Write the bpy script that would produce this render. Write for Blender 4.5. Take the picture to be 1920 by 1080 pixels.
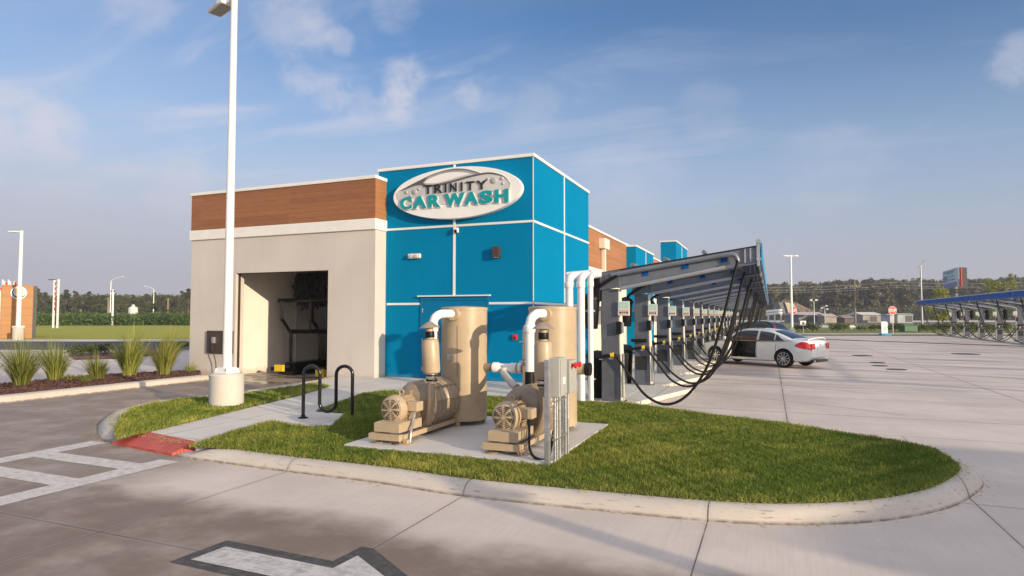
import bpy, bmesh, math, random
import numpy as np
from mathutils import Vector, Matrix
R = math.radians
S = bpy.context.scene
for o in list(bpy.data.objects): bpy.data.objects.remove(o)
# ------------------------------------------------------------------ camera, world, sun, exposure
F = 1180.0; CAMH = 1.9; YAW = R(22.3); PITCH = math.atan(52/F)
cd = bpy.data.cameras.new('camera'); cam = bpy.data.objects.new('camera', cd); S.collection.objects.link(cam)
cd.sensor_fit = 'HORIZONTAL'; cd.sensor_width = 36; cd.lens = 36*F/1920; cd.clip_start = .05; cd.clip_end = 6000
cam.location = (0, 0, CAMH); cam.rotation_euler = (math.pi/2+PITCH, 0, YAW); S.camera = cam
SUN_AZ = 23.5; SUN_EL = 11.5
sunv = Vector((math.cos(R(SUN_EL))*math.cos(R(SUN_AZ)), -math.cos(R(SUN_EL))*math.sin(R(SUN_AZ)), math.sin(R(SUN_EL))))
sl = bpy.data.lights.new('sun', 'SUN'); sl.energy = 4.0; sl.angle = R(.5); sl.color = (1, .83, .60)
so = bpy.data.objects.new('sun', sl); S.collection.objects.link(so); so.location = (30, -15, 30)
so.rotation_euler = sunv.to_track_quat('Z', 'Y').to_euler()
S.view_settings.view_transform = 'Standard'; S.view_settings.look = 'None'
S.view_settings.gamma = 1; S.view_settings.use_curve_mapping = False; S.view_settings.exposure = .35
W = bpy.data.worlds.new('World'); S.world = W; W.use_nodes = True
def ray_dir(px, py):
    fw = Vector((-math.sin(YAW)*math.cos(PITCH), math.cos(YAW)*math.cos(PITCH), math.sin(PITCH))); rt = Vector((math.cos(YAW), math.sin(YAW), 0)); up = rt.cross(fw)
    return tuple((fw+rt*(px-960)/F-up*(py-540)/F).normalized())
def build_world():
    nt = W.node_tree; N = nt.nodes; L = nt.links; N.clear()
    out = N.new('ShaderNodeOutputWorld'); bg = N.new('ShaderNodeBackground'); L.new(bg.outputs[0], out.inputs[0])
    sky = N.new('ShaderNodeTexSky'); sky.sky_type = 'NISHITA'; sky.sun_disc = False
    sky.sun_elevation = R(SUN_EL); sky.sun_rotation = R(90+SUN_AZ); sky.air_density = 1.0; sky.dust_density = .6; sky.ozone_density = 1.6
    bg.inputs[1].default_value = .123
    tc = N.new('ShaderNodeTexCoord'); sp = N.new('ShaderNodeSeparateXYZ'); L.new(tc.outputs['Generated'], sp.inputs[0])
    def m(op, a, b=None, c=None, clamp=False):
        n = N.new('ShaderNodeMath'); n.operation = op; n.use_clamp = clamp
        for i, x in enumerate((a, b, c)):
            if x is None: continue
            if isinstance(x, (int, float)): n.inputs[i].default_value = x
            else: L.new(x, n.inputs[i])
        return n.outputs[0]
    def ramp(x, a, b, lo=0., hi=1.):
        n = N.new('ShaderNodeMapRange'); n.interpolation_type = 'SMOOTHSTEP'; L.new(x, n.inputs[0])
        for i, q in enumerate((a, b, lo, hi)): n.inputs[i+1].default_value = q
        return n.outputs[0]
    def mix(f, a, b):
        n = N.new('ShaderNodeMix'); n.data_type = 'RGBA'
        for s, x in ((0, f), (6, a), (7, b)):
            if isinstance(x, (tuple, float)): n.inputs[s].default_value = x if isinstance(x, float) else x+(1,)
            else: L.new(x, n.inputs[s])
        return n.outputs[2]
    z = sp.outputs[2]
    # planar cloud coordinates: direction divided by its height
    zz = m('ADD', m('MAXIMUM', z, 0.0), .12)
    cx = m('DIVIDE', sp.outputs[0], zz); cy = m('DIVIDE', sp.outputs[1], zz)
    cmb = N.new('ShaderNodeCombineXYZ'); L.new(cx, cmb.inputs[0]); L.new(cy, cmb.inputs[1])
    def noise(scale, det, rot=0, sc=(1, 1, 1), loc=(0, 0, 0), rough=.6, dist=0.):
        mp = N.new('ShaderNodeMapping'); L.new(cmb.outputs[0], mp.inputs[0]); mp.inputs['Rotation'].default_value = (0, 0, rot)
        mp.inputs['Scale'].default_value = sc; mp.inputs['Location'].default_value = loc
        n = N.new('ShaderNodeTexNoise'); n.inputs['Scale'].default_value = scale; n.inputs['Detail'].default_value = det
        n.inputs['Roughness'].default_value = rough; n.inputs['Distortion'].default_value = dist; L.new(mp.outputs[0], n.inputs[0]); return n.outputs[0]
    wisp = ramp(noise(1.0, 8, .6, (1, 2.6, 1), (3.1, .7, 0), .60, .8), .47, .74)
    puff = ramp(noise(2.6, 7, .2, (1, 1.2, 1), (7.3, 2.2, 0), .58, .3), .60, .70)
    veil = ramp(noise(.35, 4, .2, (1, 1.5, 1), (1.3, 4, 0), .5), .35, .70)
    left = ramp(sp.outputs[0], .30, -.80)
    tint = N.new('ShaderNodeMix'); tint.data_type = 'RGBA'; tint.blend_type = 'MULTIPLY'; tint.inputs[0].default_value = 1.; L.new(sky.outputs[0], tint.inputs[6]); tint.inputs[7].default_value = (.56, .80, 1.09, 1)
    col = tint.outputs[2]
    col = mix(m('MULTIPLY', ramp(z, .44, .10), m('ADD', m('MULTIPLY', left, .50), .42)), col, (3.5, 3.85, 4.55))
    col = mix(m('MULTIPLY', veil, m('ADD', m('MULTIPLY', left, .22), .10)), col, (4.1, 4.4, 5.1))
    col = mix(m('MULTIPLY', m('MULTIPLY', wisp, ramp(z, .05, .22)), m('ADD', m('MULTIPLY', left, .50), .10)), col, (4.3, 4.35, 5.0))
        # individual clouds: a direction, an angular size, broken up by noise
    def dnoise(scale, det, sc=(1, 1, 1), rot=(0, 0, 0)):
        mp = N.new('ShaderNodeMapping'); L.new(tc.outputs['Generated'], mp.inputs[0]); mp.inputs['Scale'].default_value = sc; mp.inputs['Rotation'].default_value = rot
        n = N.new('ShaderNodeTexNoise'); n.inputs['Scale'].default_value = scale; n.inputs['Detail'].default_value = det; n.inputs['Roughness'].default_value = .62; n.inputs['Distortion'].default_value = .35; L.new(mp.outputs[0], n.inputs[0]); return n.outputs[0]
    brk = dnoise(13, 8, (1, 1, 1.6)); brk2 = dnoise(38, 5)
    brs = dnoise(30, 8, (1, 1, 1.3))
    str_ = dnoise(9, 7, (1, 1, 3.2), (R(25), 0, R(20)))
    for (px, py, rad, amt, hard) in ((762, 150, 2.8, .55, .12), (745, 192, 2.6, .6, .15), (878, 178, 1.7, .4, .12), (545, 30, 4.6, .36, .12), (590, 60, 2.4, .34, .12), (640, 78, 1.8, .35, .2), (560, 145, 2.4, .4, .15), (620, 175, 2.8, .38, .15), (670, 200, 2.6, .3, .15),
                                     (20, 225, 4.5, .55, .2), (110, 245, 3.0, .5, .2), (1915, 112, 2.8, .4, .12), (740, 15, 3.0, .3, .15), (330, 365, 4, .45, .1), (60, 380, 7, .35, .05), (1000, 205, 4, .2, .1), (1330, 205, 4, .16, .1), (260, 10, 3.5, .35, .15), (1180, 330, 7, .25, .05), (1560, 320, 6, .22, .05)):
        d = ray_dir(px, py); dn = N.new('ShaderNodeVectorMath'); dn.operation = 'DOT_PRODUCT'; L.new(tc.outputs['Generated'], dn.inputs[0]); dn.inputs[1].default_value = d
        k = ramp(dn.outputs['Value'], math.cos(R(rad)), 1.)
        nn = m('ADD', m('MULTIPLY', brs, .65), m('MULTIPLY', brk, .35)) if rad < 3 else m('ADD', m('MULTIPLY', brk, .4), m('MULTIPLY', str_, .6))
        nn = m('ADD', nn, m('MULTIPLY', m('SUBTRACT', brk2, .5), .35))
        kk = ramp(m('ADD', m('MULTIPLY', k, .34), m('MULTIPLY', nn, 1.15)), .62, .62+.55-hard)
        kk = m('MULTIPLY', kk, k)
        col = mix(m('MULTIPLY', kk, amt), col, (4.4, 4.35, 4.9))
    col = mix(m('MULTIPLY', ramp(z, .25, .02), .88), col, (3.0, 2.88, 3.3))
    # unseen sky around the sun and overhead, brightened to add fill light on the ground
    sv = N.new('ShaderNodeVectorMath'); sv.operation = 'DOT_PRODUCT'; L.new(tc.outputs['Generated'], sv.inputs[0]); sv.inputs[1].default_value = tuple(sunv)
    glow = m('POWER', m('MAXIMUM', sv.outputs['Value'], 0.), 2.5)
    col = mix(m('MULTIPLY', glow, .6), col, (14., 12., 9.8))
    col = mix(m('MULTIPLY', ramp(z, .5, .95), .7), col, (6.4, 6.6, 7.4))
    L.new(col, bg.inputs[0])
build_world()
# ------------------------------------------------------------------ camera-model helpers (turn a measured direction into a ground point)
_fh = np.array([-math.sin(YAW), math.cos(YAW), 0]); _r = np.array([math.cos(YAW), math.sin(YAW), 0]); _u0 = np.array([0, 0, 1.])
_f = _fh*math.cos(PITCH)+_u0*math.sin(PITCH); _u = -_fh*math.sin(PITCH)+_u0*math.cos(PITCH); _C = np.array([0, 0, CAMH])
def ray(px, py): return _f+_r*(px-960)/F-_u*(py-540)/F
def G(px, py, z=0.):
    d = ray(px, py); t = (z-CAMH)/d[2]; p = _C+t*d; return (float(p[0]), float(p[1]))
def atd(px, depth):                      # ground point on a bearing at a forward distance
    p = _fh*depth+_r*depth*(px-960)/F; return (float(p[0]), float(p[1]))
def hz_(py, depth): return CAMH+(592-py)*depth/F   # height of something seen at row py at that distance
# ------------------------------------------------------------------ mesh helpers
COL = S.collection
def wloc(o):
    v = Vector((0, 0, 0))
    while o: v += o.location; o = o.parent
    return v
class MB:
    def __init__(s): s.v = []; s.f = []
    def add(s, vs, fs):
        b = len(s.v); s.v += [tuple(map(float, v)) for v in vs]; s.f += [tuple(b+i for i in f) for f in fs]; return s
    def box(s, x0, x1, y0, y1, z0, z1, M=None):
        vs = [Vector((x, y, z)) for z in (z0, z1) for x, y in ((x0, y0), (x1, y0), (x1, y1), (x0, y1))]
        if M is not None: vs = [M @ v for v in vs]
        return s.add(vs, [(3, 2, 1, 0), (4, 5, 6, 7), (0, 1, 5, 4), (1, 2, 6, 5), (2, 3, 7, 6), (3, 0, 4, 7)])
    def cyl(s, p0, p1, r0, r1=None, n=20, caps=True):
        r1 = r0 if r1 is None else r1; return s.tube([p0, p1], [r0, r1], n, caps)
    def tube(s, pts, r, n=10, caps=True):
        P = [Vector(p) for p in pts]; rs = r if isinstance(r, (list, tuple)) else [r]*len(P)
        b = len(s.v); T = []
        for i in range(len(P)):
            a = P[max(i-1, 0)]; c = P[min(i+1, len(P)-1)]; t = (c-a); t = t.normalized() if t.length > 1e-9 else Vector((0, 0, 1)); T.append(t)
        ref = Vector((0, 0, 1)) if abs(T[0].z) < .9 else Vector((1, 0, 0))
        u = (ref-T[0]*ref.dot(T[0])).normalized(); vs = []
        for i, (p, t) in enumerate(zip(P, T)):
            u = (u-t*u.dot(t)).normalized(); w = t.cross(u)
            for k in range(n):
                a = 2*math.pi*k/n; vs.append(p+(u*math.cos(a)+w*math.sin(a))*rs[i])
        fs = [(i*n+k, i*n+(k+1) % n, (i+1)*n+(k+1) % n, (i+1)*n+k) for i in range(len(P)-1) for k in range(n)]
        if caps: fs += [tuple(reversed(range(n))), tuple(range((len(P)-1)*n, len(P)*n))]
        return s.add(vs, fs)
    def lathe(s, prof, c, axis='z', n=28):
        ax = {'z': (Vector((1, 0, 0)), Vector((0, 1, 0)), Vector((0, 0, 1))), 'y': (Vector((0, 0, 1)), Vector((1, 0, 0)), Vector((0, 1, 0))),
              'x': (Vector((0, 1, 0)), Vector((0, 0, 1)), Vector((1, 0, 0)))}[axis]
        c = Vector(c); vs = [c+ax[0]*r*math.cos(2*math.pi*k/n)+ax[1]*r*math.sin(2*math.pi*k/n)+ax[2]*h for r, h in prof for k in range(n)]
        fs = [(i*n+k, i*n+(k+1) % n, (i+1)*n+(k+1) % n, (i+1)*n+k) for i in range(len(prof)-1) for k in range(n)]
        if prof[0][0] > 1e-6: fs.append(tuple(reversed(range(n))))
        if prof[-1][0] > 1e-6: fs.append(tuple(range((len(prof)-1)*n, len(prof)*n)))
        return s.add(vs, fs)
    def prism(s, poly, z0, z1, M=None):
        n = len(poly); area = sum(poly[i][0]*poly[(i+1) % n][1]-poly[(i+1) % n][0]*poly[i][1] for i in range(n))
        if area < 0: poly = poly[::-1]
        vs = [Vector((x, y, z0)) for x, y in poly]+[Vector((x, y, z1)) for x, y in poly]
        if M is not None: vs = [M @ v for v in vs]
        return s.add(vs, [tuple(reversed(range(n))), tuple(range(n, 2*n))]+[(i, (i+1) % n, n+(i+1) % n, n+i) for i in range(n)])
    def sheet(s, poly, z):
        n = len(poly); area = sum(poly[i][0]*poly[(i+1) % n][1]-poly[(i+1) % n][0]*poly[i][1] for i in range(n))
        if area < 0: poly = poly[::-1]
        return s.add([(x, y, z) for x, y in poly], [tuple(range(n))])
    def grid(s, rows, flip=False):
        n = len(rows[0]); vs = [p for r in rows for p in r]
        fs = [(i*n+k, i*n+k+1, (i+1)*n+k+1, (i+1)*n+k) for i in range(len(rows)-1) for k in range(n-1)]
        if flip: fs = [f[::-1] for f in fs]
        return s.add(vs, fs)
    def build(s, name, mat, parent=None, smooth=None, bevel=0, kind=None, label=None):
        me = bpy.data.meshes.new(name); off = wloc(parent) if parent else Vector((0, 0, 0))
        me.from_pydata([(v[0]-off.x, v[1]-off.y, v[2]-off.z) for v in s.v], [], s.f); me.update()
        if smooth:
            me.polygons.foreach_set('use_smooth', [True]*len(me.polygons)); me.set_sharp_from_angle(angle=R(smooth))
        o = bpy.data.objects.new(name, me); COL.objects.link(o)
        for m in (mat if isinstance(mat, (list, tuple)) else [mat]): me.materials.append(m)
        if parent: o.parent = parent
        if bevel:
            b = o.modifiers.new('bevel', 'BEVEL'); b.width = bevel; b.segments = 2; b.limit_method = 'ANGLE'; b.angle_limit = R(40)
        if kind: o['kind'] = kind
        if label: o['label'] = label
        return o
def tag(o, label, cat, group=None):
    o['label'] = label; o['category'] = cat
    if group: o['group'] = group
    return o
def thing(name, label, cat, loc=(0, 0, 0), group=None, rz=0):
    o = bpy.data.objects.new(name, None); COL.objects.link(o); o.location = loc; o.rotation_euler = (0, 0, rz); o.empty_display_size = .2
    return tag(o, label, cat, group)
def dup(o, loc=None, rz=None, label=None, group=None, parent=None, scale=None):
    c = o.copy(); COL.objects.link(c); c.parent = parent
    if loc is not None: c.location = loc
    if rz is not None: c.rotation_euler = (0, 0, rz)
    if scale is not None: c.scale = scale if isinstance(scale, tuple) else (scale,)*3
    if label: c['label'] = label
    if group: c['group'] = group
    for ch in [x for x in bpy.data.objects if x.parent == o]: dup(ch, parent=c)
    return c
def raw_mesh(name, verts, faces_idx, loops_per_face, mats, cols=None, parent=None, matidx=None):
    """fast mesh from numpy arrays; faces all with the same corner count"""
    me = bpy.data.meshes.new(name); nv = len(verts); nf = len(faces_idx)
    me.vertices.add(nv); me.vertices.foreach_set('co', verts.astype(np.float32).ravel())
    me.loops.add(nf*loops_per_face); me.loops.foreach_set('vertex_index', faces_idx.astype(np.int32).ravel())
    me.polygons.add(nf); me.polygons.foreach_set('loop_start', np.arange(0, nf*loops_per_face, loops_per_face, dtype=np.int32))
    if cols is not None:
        a = me.attributes.new('tint', 'FLOAT', 'POINT'); a.data.foreach_set('value', cols.astype(np.float32))
    for m in mats: me.materials.append(m)
    if matidx is not None: me.polygons.foreach_set('material_index', matidx.astype(np.int32))
    me.update(calc_edges=True); me.validate()
    o = bpy.data.objects.new(name, me); COL.objects.link(o)
    if parent: o.parent = parent
    return o
def smoothpath(P, k=6, closed=False):
    P = [np.array(p, float) for p in P]; n = len(P); out = []
    for i in range(n if closed else n-1):
        a = P[(i-1) % n] if (closed or i > 0) else 2*P[0]-P[1]; b = P[i]; c = P[(i+1) % n]
        d = P[(i+2) % n] if (closed or i+2 < n) else 2*P[-1]-P[-2]
        for j in range(k):
            t = j/k; out.append(tuple(.5*((2*b)+(-a+c)*t+(2*a-5*b+4*c-d)*t*t+(-a+3*b-3*c+d)*t**3)))
    if not closed: out.append(tuple(P[-1]))
    return out
# ------------------------------------------------------------------ materials
class NT:
    def __init__(s, name):
        s.m = bpy.data.materials.new(name); s.m.use_nodes = True; s.t = s.m.node_tree; s.N = s.t.nodes; s.L = s.t.links
        s.b = s.N['Principled BSDF']; s._geo = None; s._tc = None
    def n(s, t, **k):
        x = s.N.new(t)
        for a, b in k.items(): setattr(x, a, b)
        return x
    def pos(s):
        if not s._geo: s._geo = s.n('ShaderNodeNewGeometry')
        return s._geo.outputs['Position']
    def obj(s):
        if not s._tc: s._tc = s.n('ShaderNodeTexCoord')
        return s._tc.outputs['Object']
    def con(s, x, inp):
        if isinstance(x, (int, float)): inp.default_value = x
        elif isinstance(x, tuple): inp.default_value = x+(1,) if len(x) == 3 and len(inp.default_value) == 4 else x
        else: s.L.new(x, inp)
    def math(s, op, a, b=None, c=None, clamp=False):
        n = s.n('ShaderNodeMath', operation=op, use_clamp=clamp)
        for i, x in enumerate((a, b, c)):
            if x is not None: s.con(x, n.inputs[i])
        return n.outputs[0]
    def sep(s, v):
        n = s.n('ShaderNodeSeparateXYZ'); s.L.new(v, n.inputs[0]); return n.outputs
    def mapping(s, v, sc=(1, 1, 1), rot=(0, 0, 0), loc=(0, 0, 0)):
        n = s.n('ShaderNodeMapping'); s.L.new(v, n.inputs[0]); n.inputs['Scale'].default_value = sc; n.inputs['Rotation'].default_value = rot; n.inputs['Location'].default_value = loc
        return n.outputs[0]
    def noise(s, v, scale, det=4, rough=.55, dist=0.):
        n = s.n('ShaderNodeTexNoise'); s.L.new(v, n.inputs[0]); n.inputs['Scale'].default_value = scale; n.inputs['Detail'].default_value = det
        n.inputs['Roughness'].default_value = rough; n.inputs['Distortion'].default_value = dist; return n.outputs[0]
    def rng(s, x, a, b, lo=0., hi=1., smooth=True):
        n = s.n('ShaderNodeMapRange'); n.interpolation_type = 'SMOOTHSTEP' if smooth else 'LINEAR'; s.L.new(x, n.inputs[0])
        for i, q in enumerate((a, b, lo, hi)): n.inputs[i+1].default_value = q
        return n.outputs[0]
    def mix(s, f, a, b, blend='MIX'):
        n = s.n('ShaderNodeMix', data_type='RGBA', blend_type=blend)
        s.con(f, n.inputs[0]); s.con(a, n.inputs[6]); s.con(b, n.inputs[7]); return n.outputs[2]
    def bump(s, h, strength=.3, dist=.01):
        n = s.n('ShaderNodeBump'); n.inputs['Strength'].default_value = strength; n.inputs['Distance'].default_value = dist
        s.L.new(h, n.inputs['Height']); s.L.new(n.outputs[0], s.b.inputs['Normal'])
    def out(s, col=None, rough=None, metal=None):
        if col is not None: s.con(col, s.b.inputs['Base Color'])
        if rough is not None: s.con(rough, s.b.inputs['Roughness'])
        if metal is not None: s.con(metal, s.b.inputs['Metallic'])
        return s.m
def plain(name, col, rough=.5, metal=0., var=.08, scale=3., bump=0., bscale=60., dirt=0., coat=0., spec=None):
    t = NT(name); v = t.obj(); n = t.noise(v, scale, 5)
    c = t.mix(t.rng(n, .3, .7), tuple(max(0, x*(1-var)) for x in col), tuple(min(1, x*(1+var)) for x in col))
    if dirt:
        d = t.noise(v, scale*2.3, 8, .7, .4); c = t.mix(t.math('MULTIPLY', t.rng(d, .5, .75), dirt), c, (.12, .10, .08))
    if bump: t.bump(t.noise(v, bscale, 4), bump, .004)
    if coat: t.b.inputs['Coat Weight'].default_value = coat; t.b.inputs['Coat Roughness'].default_value = .05
    if spec is not None: t.b.inputs['Specular IOR Level'].default_value = spec
    r = t.rng(t.noise(v, scale*4, 3), .3, .7, max(.02, rough-.06), min(1, rough+.06))
    return t.out(c, r, metal)
def glassy(name, col=(.015, .02, .025), rough=.05):
    t = NT(name); t.b.inputs['Specular IOR Level'].default_value = .8; return t.out(col, rough, 0.)
def stucco(name, col, var=.05):
    t = NT(name); v = t.pos(); n = t.noise(v, .6, 6, .6); fine = t.noise(v, 90, 3, .6)
    c = t.mix(t.rng(n, .3, .7), tuple(x*(1-var) for x in col), tuple(min(1, x*(1+var)) for x in col))
    zz = t.sep(v)[2]; c = t.mix(t.math('MULTIPLY', t.rng(t.math('ADD', zz, t.math('MULTIPLY', t.noise(v, 5, 5, .7), .3)), .42, .18), .35), c, (.22, .17, .13))
    st = t.noise(t.mapping(v, (3, 3, .25)), 1.2, 6, .6)
    c = t.mix(t.rng(st, .52, .8, 0, .16), c, tuple(x*.6 for x in col))
    t.bump(fine, .35, .004); t.b.inputs['Specular IOR Level'].default_value = .05; return t.out(c, .9, 0.)
def concrete(name, col, joints=None, brush=0., stain=.5, lane=None, streak=False, grime=False):
    t = NT(name); v = t.pos(); x, y, z = t.sep(v)
    big = t.noise(v, .35, 6, .6); mid = t.noise(v, 2.2, 6, .65); fine = t.noise(v, 45, 4, .6)
    c = t.mix(t.rng(big, .35, .65), tuple(q*.88 for q in col), tuple(min(1, q*1.10) for q in col))
    c = t.mix(t.rng(mid, .35, .75, 0, .35), c, tuple(q*.80 for q in col))
    c = t.mix(t.rng(fine, .3, .7, 0, .22), c, tuple(q*.70 for q in col))
    if brush:
        bn = t.noise(t.mapping(v, (40, 1.0, 1)), 1, 4, .65); c = t.mix(t.rng(bn, .42, .68, 0, brush*2.2), c, tuple(q*.72 for q in col))
    if lane or streak:
        wv = t.n('ShaderNodeVectorMath', operation='ADD'); nc = t.n('ShaderNodeTexNoise'); t.L.new(v, nc.inputs[0]); nc.inputs['Scale'].default_value = 1.6; nc.inputs['Detail'].default_value = 6
        t.L.new(v, wv.inputs[0]); t.L.new(nc.outputs['Color'], wv.inputs[1]); vo = t.n('ShaderNodeTexVoronoi', feature='DISTANCE_TO_EDGE'); vo.inputs['Scale'].default_value = .16; t.L.new(wv.outputs[0], vo.inputs['Vector'])
        ck = t.math('MULTIPLY', t.rng(vo.outputs['Distance'], .0005, .0016, 1, 0), t.rng(t.noise(v, .25, 3), .5, .6)); c = t.mix(t.math('MULTIPLY', ck, .5), c, (.12, .10, .09))
    sp = t.noise(v, 1.1, 9, .72, .5); c = t.mix(t.rng(sp, .60, .74, 0, stain), c, (col[0]*.42, col[1]*.40, col[2]*.40))
    if lane:   # wheel-darkened driving lane in front of the kerb
        wob = t.noise(v, .55, 5, .6)
        yy = t.math('ADD', y, t.math('MULTIPLY', wob, 1.6))
        a = t.math('MULTIPLY', t.rng(yy, 5.95, 5.35), t.rng(x, 1.5, -.6))
        b2 = t.math('MULTIPLY', t.rng(x, -6.0, -7.5), t.rng(x, -15.9, -15.2))
        e = t.math('MAXIMUM', a, t.math('MULTIPLY', b2, .9)); e = t.math('MULTIPLY', e, t.rng(t.noise(v, 1.5, 7, .65), .25, .6, .65, 1.))
        e = t.math('MULTIPLY', e, t.rng(y, 26, 12))
        c = t.mix(t.math('MULTIPLY', e, lane), c, (.18, .125, .095))
        wet = t.math('MULTIPLY', t.math('MULTIPLY', t.rng(y, 11.5, 14.0), t.rng(x, -11.6, -12.6)), t.rng(x, -16.4, -15.4))
        wet = t.math('MULTIPLY', wet, t.rng(t.noise(t.mapping(v, (.5, 1.6, 1)), 1.3, 6, .65, .4), .42, .56))
        c = t.mix(t.math('MULTIPLY', wet, .8), c, (.045, .040, .038))
    if streak:  # tyre wear and oil drip marks on the parking lot
        s1 = t.noise(t.mapping(v, (.10, 1.4, 1), (0, 0, R(28))), 1, 6, .65)
        far = t.rng(y, 12, 22)
        c = t.mix(t.math('MULTIPLY', t.rng(s1, .5, .66, 0, .5), far), c, (.17, .135, .12))
        o1 = t.noise(t.mapping(v, (.5, 1.2, 1)), .8, 3, .5); c = t.mix(t.math('MULTIPLY', t.rng(o1, .70, .74, 0, .75), far), c, (.05, .035, .03))
    if grime:   # dirt splashed on the kerb face and scuffs along its edge
        c = t.mix(t.math('MULTIPLY', t.rng(z, .035, .004), t.rng(t.noise(v, 6, 6, .7), .35, .6, .3, .95)), c, (.16, .115, .08))
        sc = t.noise(t.mapping(v, (2.5, 9, 30)), 1.5, 7, .75)
        c = t.mix(t.math('MULTIPLY', t.math('MULTIPLY', t.rng(sc, .56, .66), t.rng(z, .02, .05)), t.rng(z, .128, .10, 0, .7)), c, (.09, .08, .075))
    h = t.math('ADD', t.math('MULTIPLY', fine, .5), t.math('MULTIPLY', mid, .3))
    if joints:
        (px, ox), (py, oy), w = joints
        jx = t.math('ABSOLUTE', t.math('SUBTRACT', t.math('FLOORED_MODULO', t.math('ADD', x, -ox+px/2), px), px/2))
        jy = t.math('ABSOLUTE', t.math('SUBTRACT', t.math('FLOORED_MODULO', t.math('ADD', y, -oy+py/2), py), py/2))
        j = t.math('MINIMUM', jx, jy); jm = t.math('MULTIPLY', t.rng(j, w*.6, w*1.2, 1, 0), t.rng(mid, .3, .6, .45, 1.))
        jd = t.rng(j, w, w*9, .22, 0)
        c = t.mix(jd, c, tuple(q*.55 for q in col)); c = t.mix(t.math('MULTIPLY', jm, .85), c, (.05, .043, .038))
        h = t.math('SUBTRACT', h, jm)
    t.bump(h, .25, .006)
    ro = t.rng(mid, .3, .7, .72, .9)
    if lane: ro = t.math('SUBTRACT', ro, t.math('MULTIPLY', wet, .6))
    return t.out(c, ro, 0.)
CONC = (.68, .575, .495)
M = {}
M['road'] = concrete('concrete_road', CONC, ((2.46, -.57), (3.9, 3.83), .007), .12, .45, .92)
M['lot'] = concrete('concrete_lot', (.69, .58, .505), ((4.9, .25), (4.6, 13.6), .012), .08, .4, None, True)
M['kerb'] = concrete('concrete_kerb', (.60, .525, .45), ((2.46, -.57), (200, -77.), .008), 0, .5, None, False, True)
M['walk'] = concrete('concrete_walk', (.68, .62, .55), ((1.5, -.9), (1.6, .35), .006), 0, .2)
M['pad'] = concrete('concrete_pad', (.60, .56, .52), None, 0, .25)
M['asphalt'] = concrete('asphalt', (.075, .07, .068), None, 0, .2)
M['paver'] = concrete('bright_concrete', (.62, .55, .45), None, 0, .2)
M['stucco'] = stucco('grey_stucco', (.60, .548, .50))
M['inner'] = stucco('bay_wall', (.80, .73, .64))
M['cream'] = stucco('cream_stucco', (.74, .68, .56))
M['white'] = plain('white_trim', (.80, .77, .72), .5, var=.03)
M['blue'] = stucco('blue_panel', (.0, .195, .385), .04)
M['bluedoor'] = plain('blue_door_paint', (.0, .155, .32), .45, var=.04, spec=.2)
M['roof'] = plain('roof_membrane', (.5, .5, .5), .9)
M['wpaint'] = plain('white_paint', (.80, .79, .77), .35, var=.03, dirt=.08)
M['pvc'] = plain('white_pvc', (.85, .84, .83), .3, var=.02)
M['tan'] = plain('tan_metal', (.47, .36, .235), .40, var=.07, bump=.1, bscale=25, dirt=.15)
M['tandark'] = plain('tan_cast_metal', (.33, .255, .18), .34, .15, var=.15, bump=.3, bscale=30, dirt=.3)
M['steel'] = plain('galvanised_steel', (.50, .50, .50), .38, .75, var=.15, scale=9)
M['chrome'] = plain('bright_metal', (.7, .7, .7), .2, .95)
M['black'] = plain('black_plastic', (.009, .009, .01), .45, spec=.25)
M['rubber'] = plain('black_rubber', (.010, .0095, .009), .55, bump=.2, bscale=80, spec=.25)
M['blackpaint'] = plain('black_gloss_paint', (.012, .012, .012), .18)
M['slate'] = plain('slate_metal', (.13, .14, .17), .38, .25, var=.10, scale=5, dirt=.12)
M['armgrey'] = plain('grey_beam_paint', (.20, .22, .255), .36, .35, var=.10, dirt=.1)
M['lightgrey'] = plain('light_grey_metal', (.42, .43, .46), .35, .4, var=.08)
M['fascia'] = plain('blue_fascia', (.004, .085, .34), .6, var=.08, spec=.15)
M['fascia2'] = plain('bright_blue_fascia', (.01, .24, .46), .4, var=.05)
M['yellow'] = plain('yellow_paint', (.80, .55, .03), .45)
M['red'] = plain('red_plastic', (.70, .015, .02), .35)
M['mint'] = plain('mint_sign', (.45, .62, .55), .5)
M['orangesign'] = plain('orange_sign', (.75, .40, .28), .5)
M['letter'] = plain('teal_letter', (.0, .30, .33), .4, var=.02)
M['ink'] = plain('black_letter', (.02, .018, .018), .4)
M['signwhite'] = plain('sign_white', (.84, .82, .79), .45, var=.02)
M['silver'] = plain('sign_silver', (.42, .40, .39), .4, .2, var=.15, scale=2)
M['silverdark'] = plain('sign_dark_grey', (.12, .11, .11), .4, .1)
M['bronze'] = plain('bronze_box', (.06, .04, .03), .5)
M['concbase'] = concrete('pole_base_concrete', (.62, .57, .50), ((90, -45), (90, -45), .001), 0, .3)
M['tactile'] = None
M['glass'] = glassy('dark_glass')
M['carwhite'] = plain('white_car_paint', (.74, .75, .74), .25, var=.01, coat=.8)
M['carnavy'] = plain('navy_car_paint', (.02, .025, .05), .2, coat=.8)
M['trim'] = plain('black_trim', (.02, .02, .02), .5)
M['taillight'] = plain('red_lens', (.55, .01, .015), .12, coat=1.)
M['lens'] = plain('clear_lens', (.6, .6, .6), .1, .3)
M['alloy'] = plain('alloy_rim', (.62, .62, .62), .28, .8)
M['denim'] = plain('seat_fabric', (.03, .045, .07), .8)
M['bark'] = plain('bark', (.13, .095, .07), .9, var=.3, bump=.5, bscale=12)
M['wood_pole'] = plain('weathered_timber', (.28, .22, .17), .85, var=.2)
M['bstripe'] = plain('red_stripe', (.62, .04, .03), .5)
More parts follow.
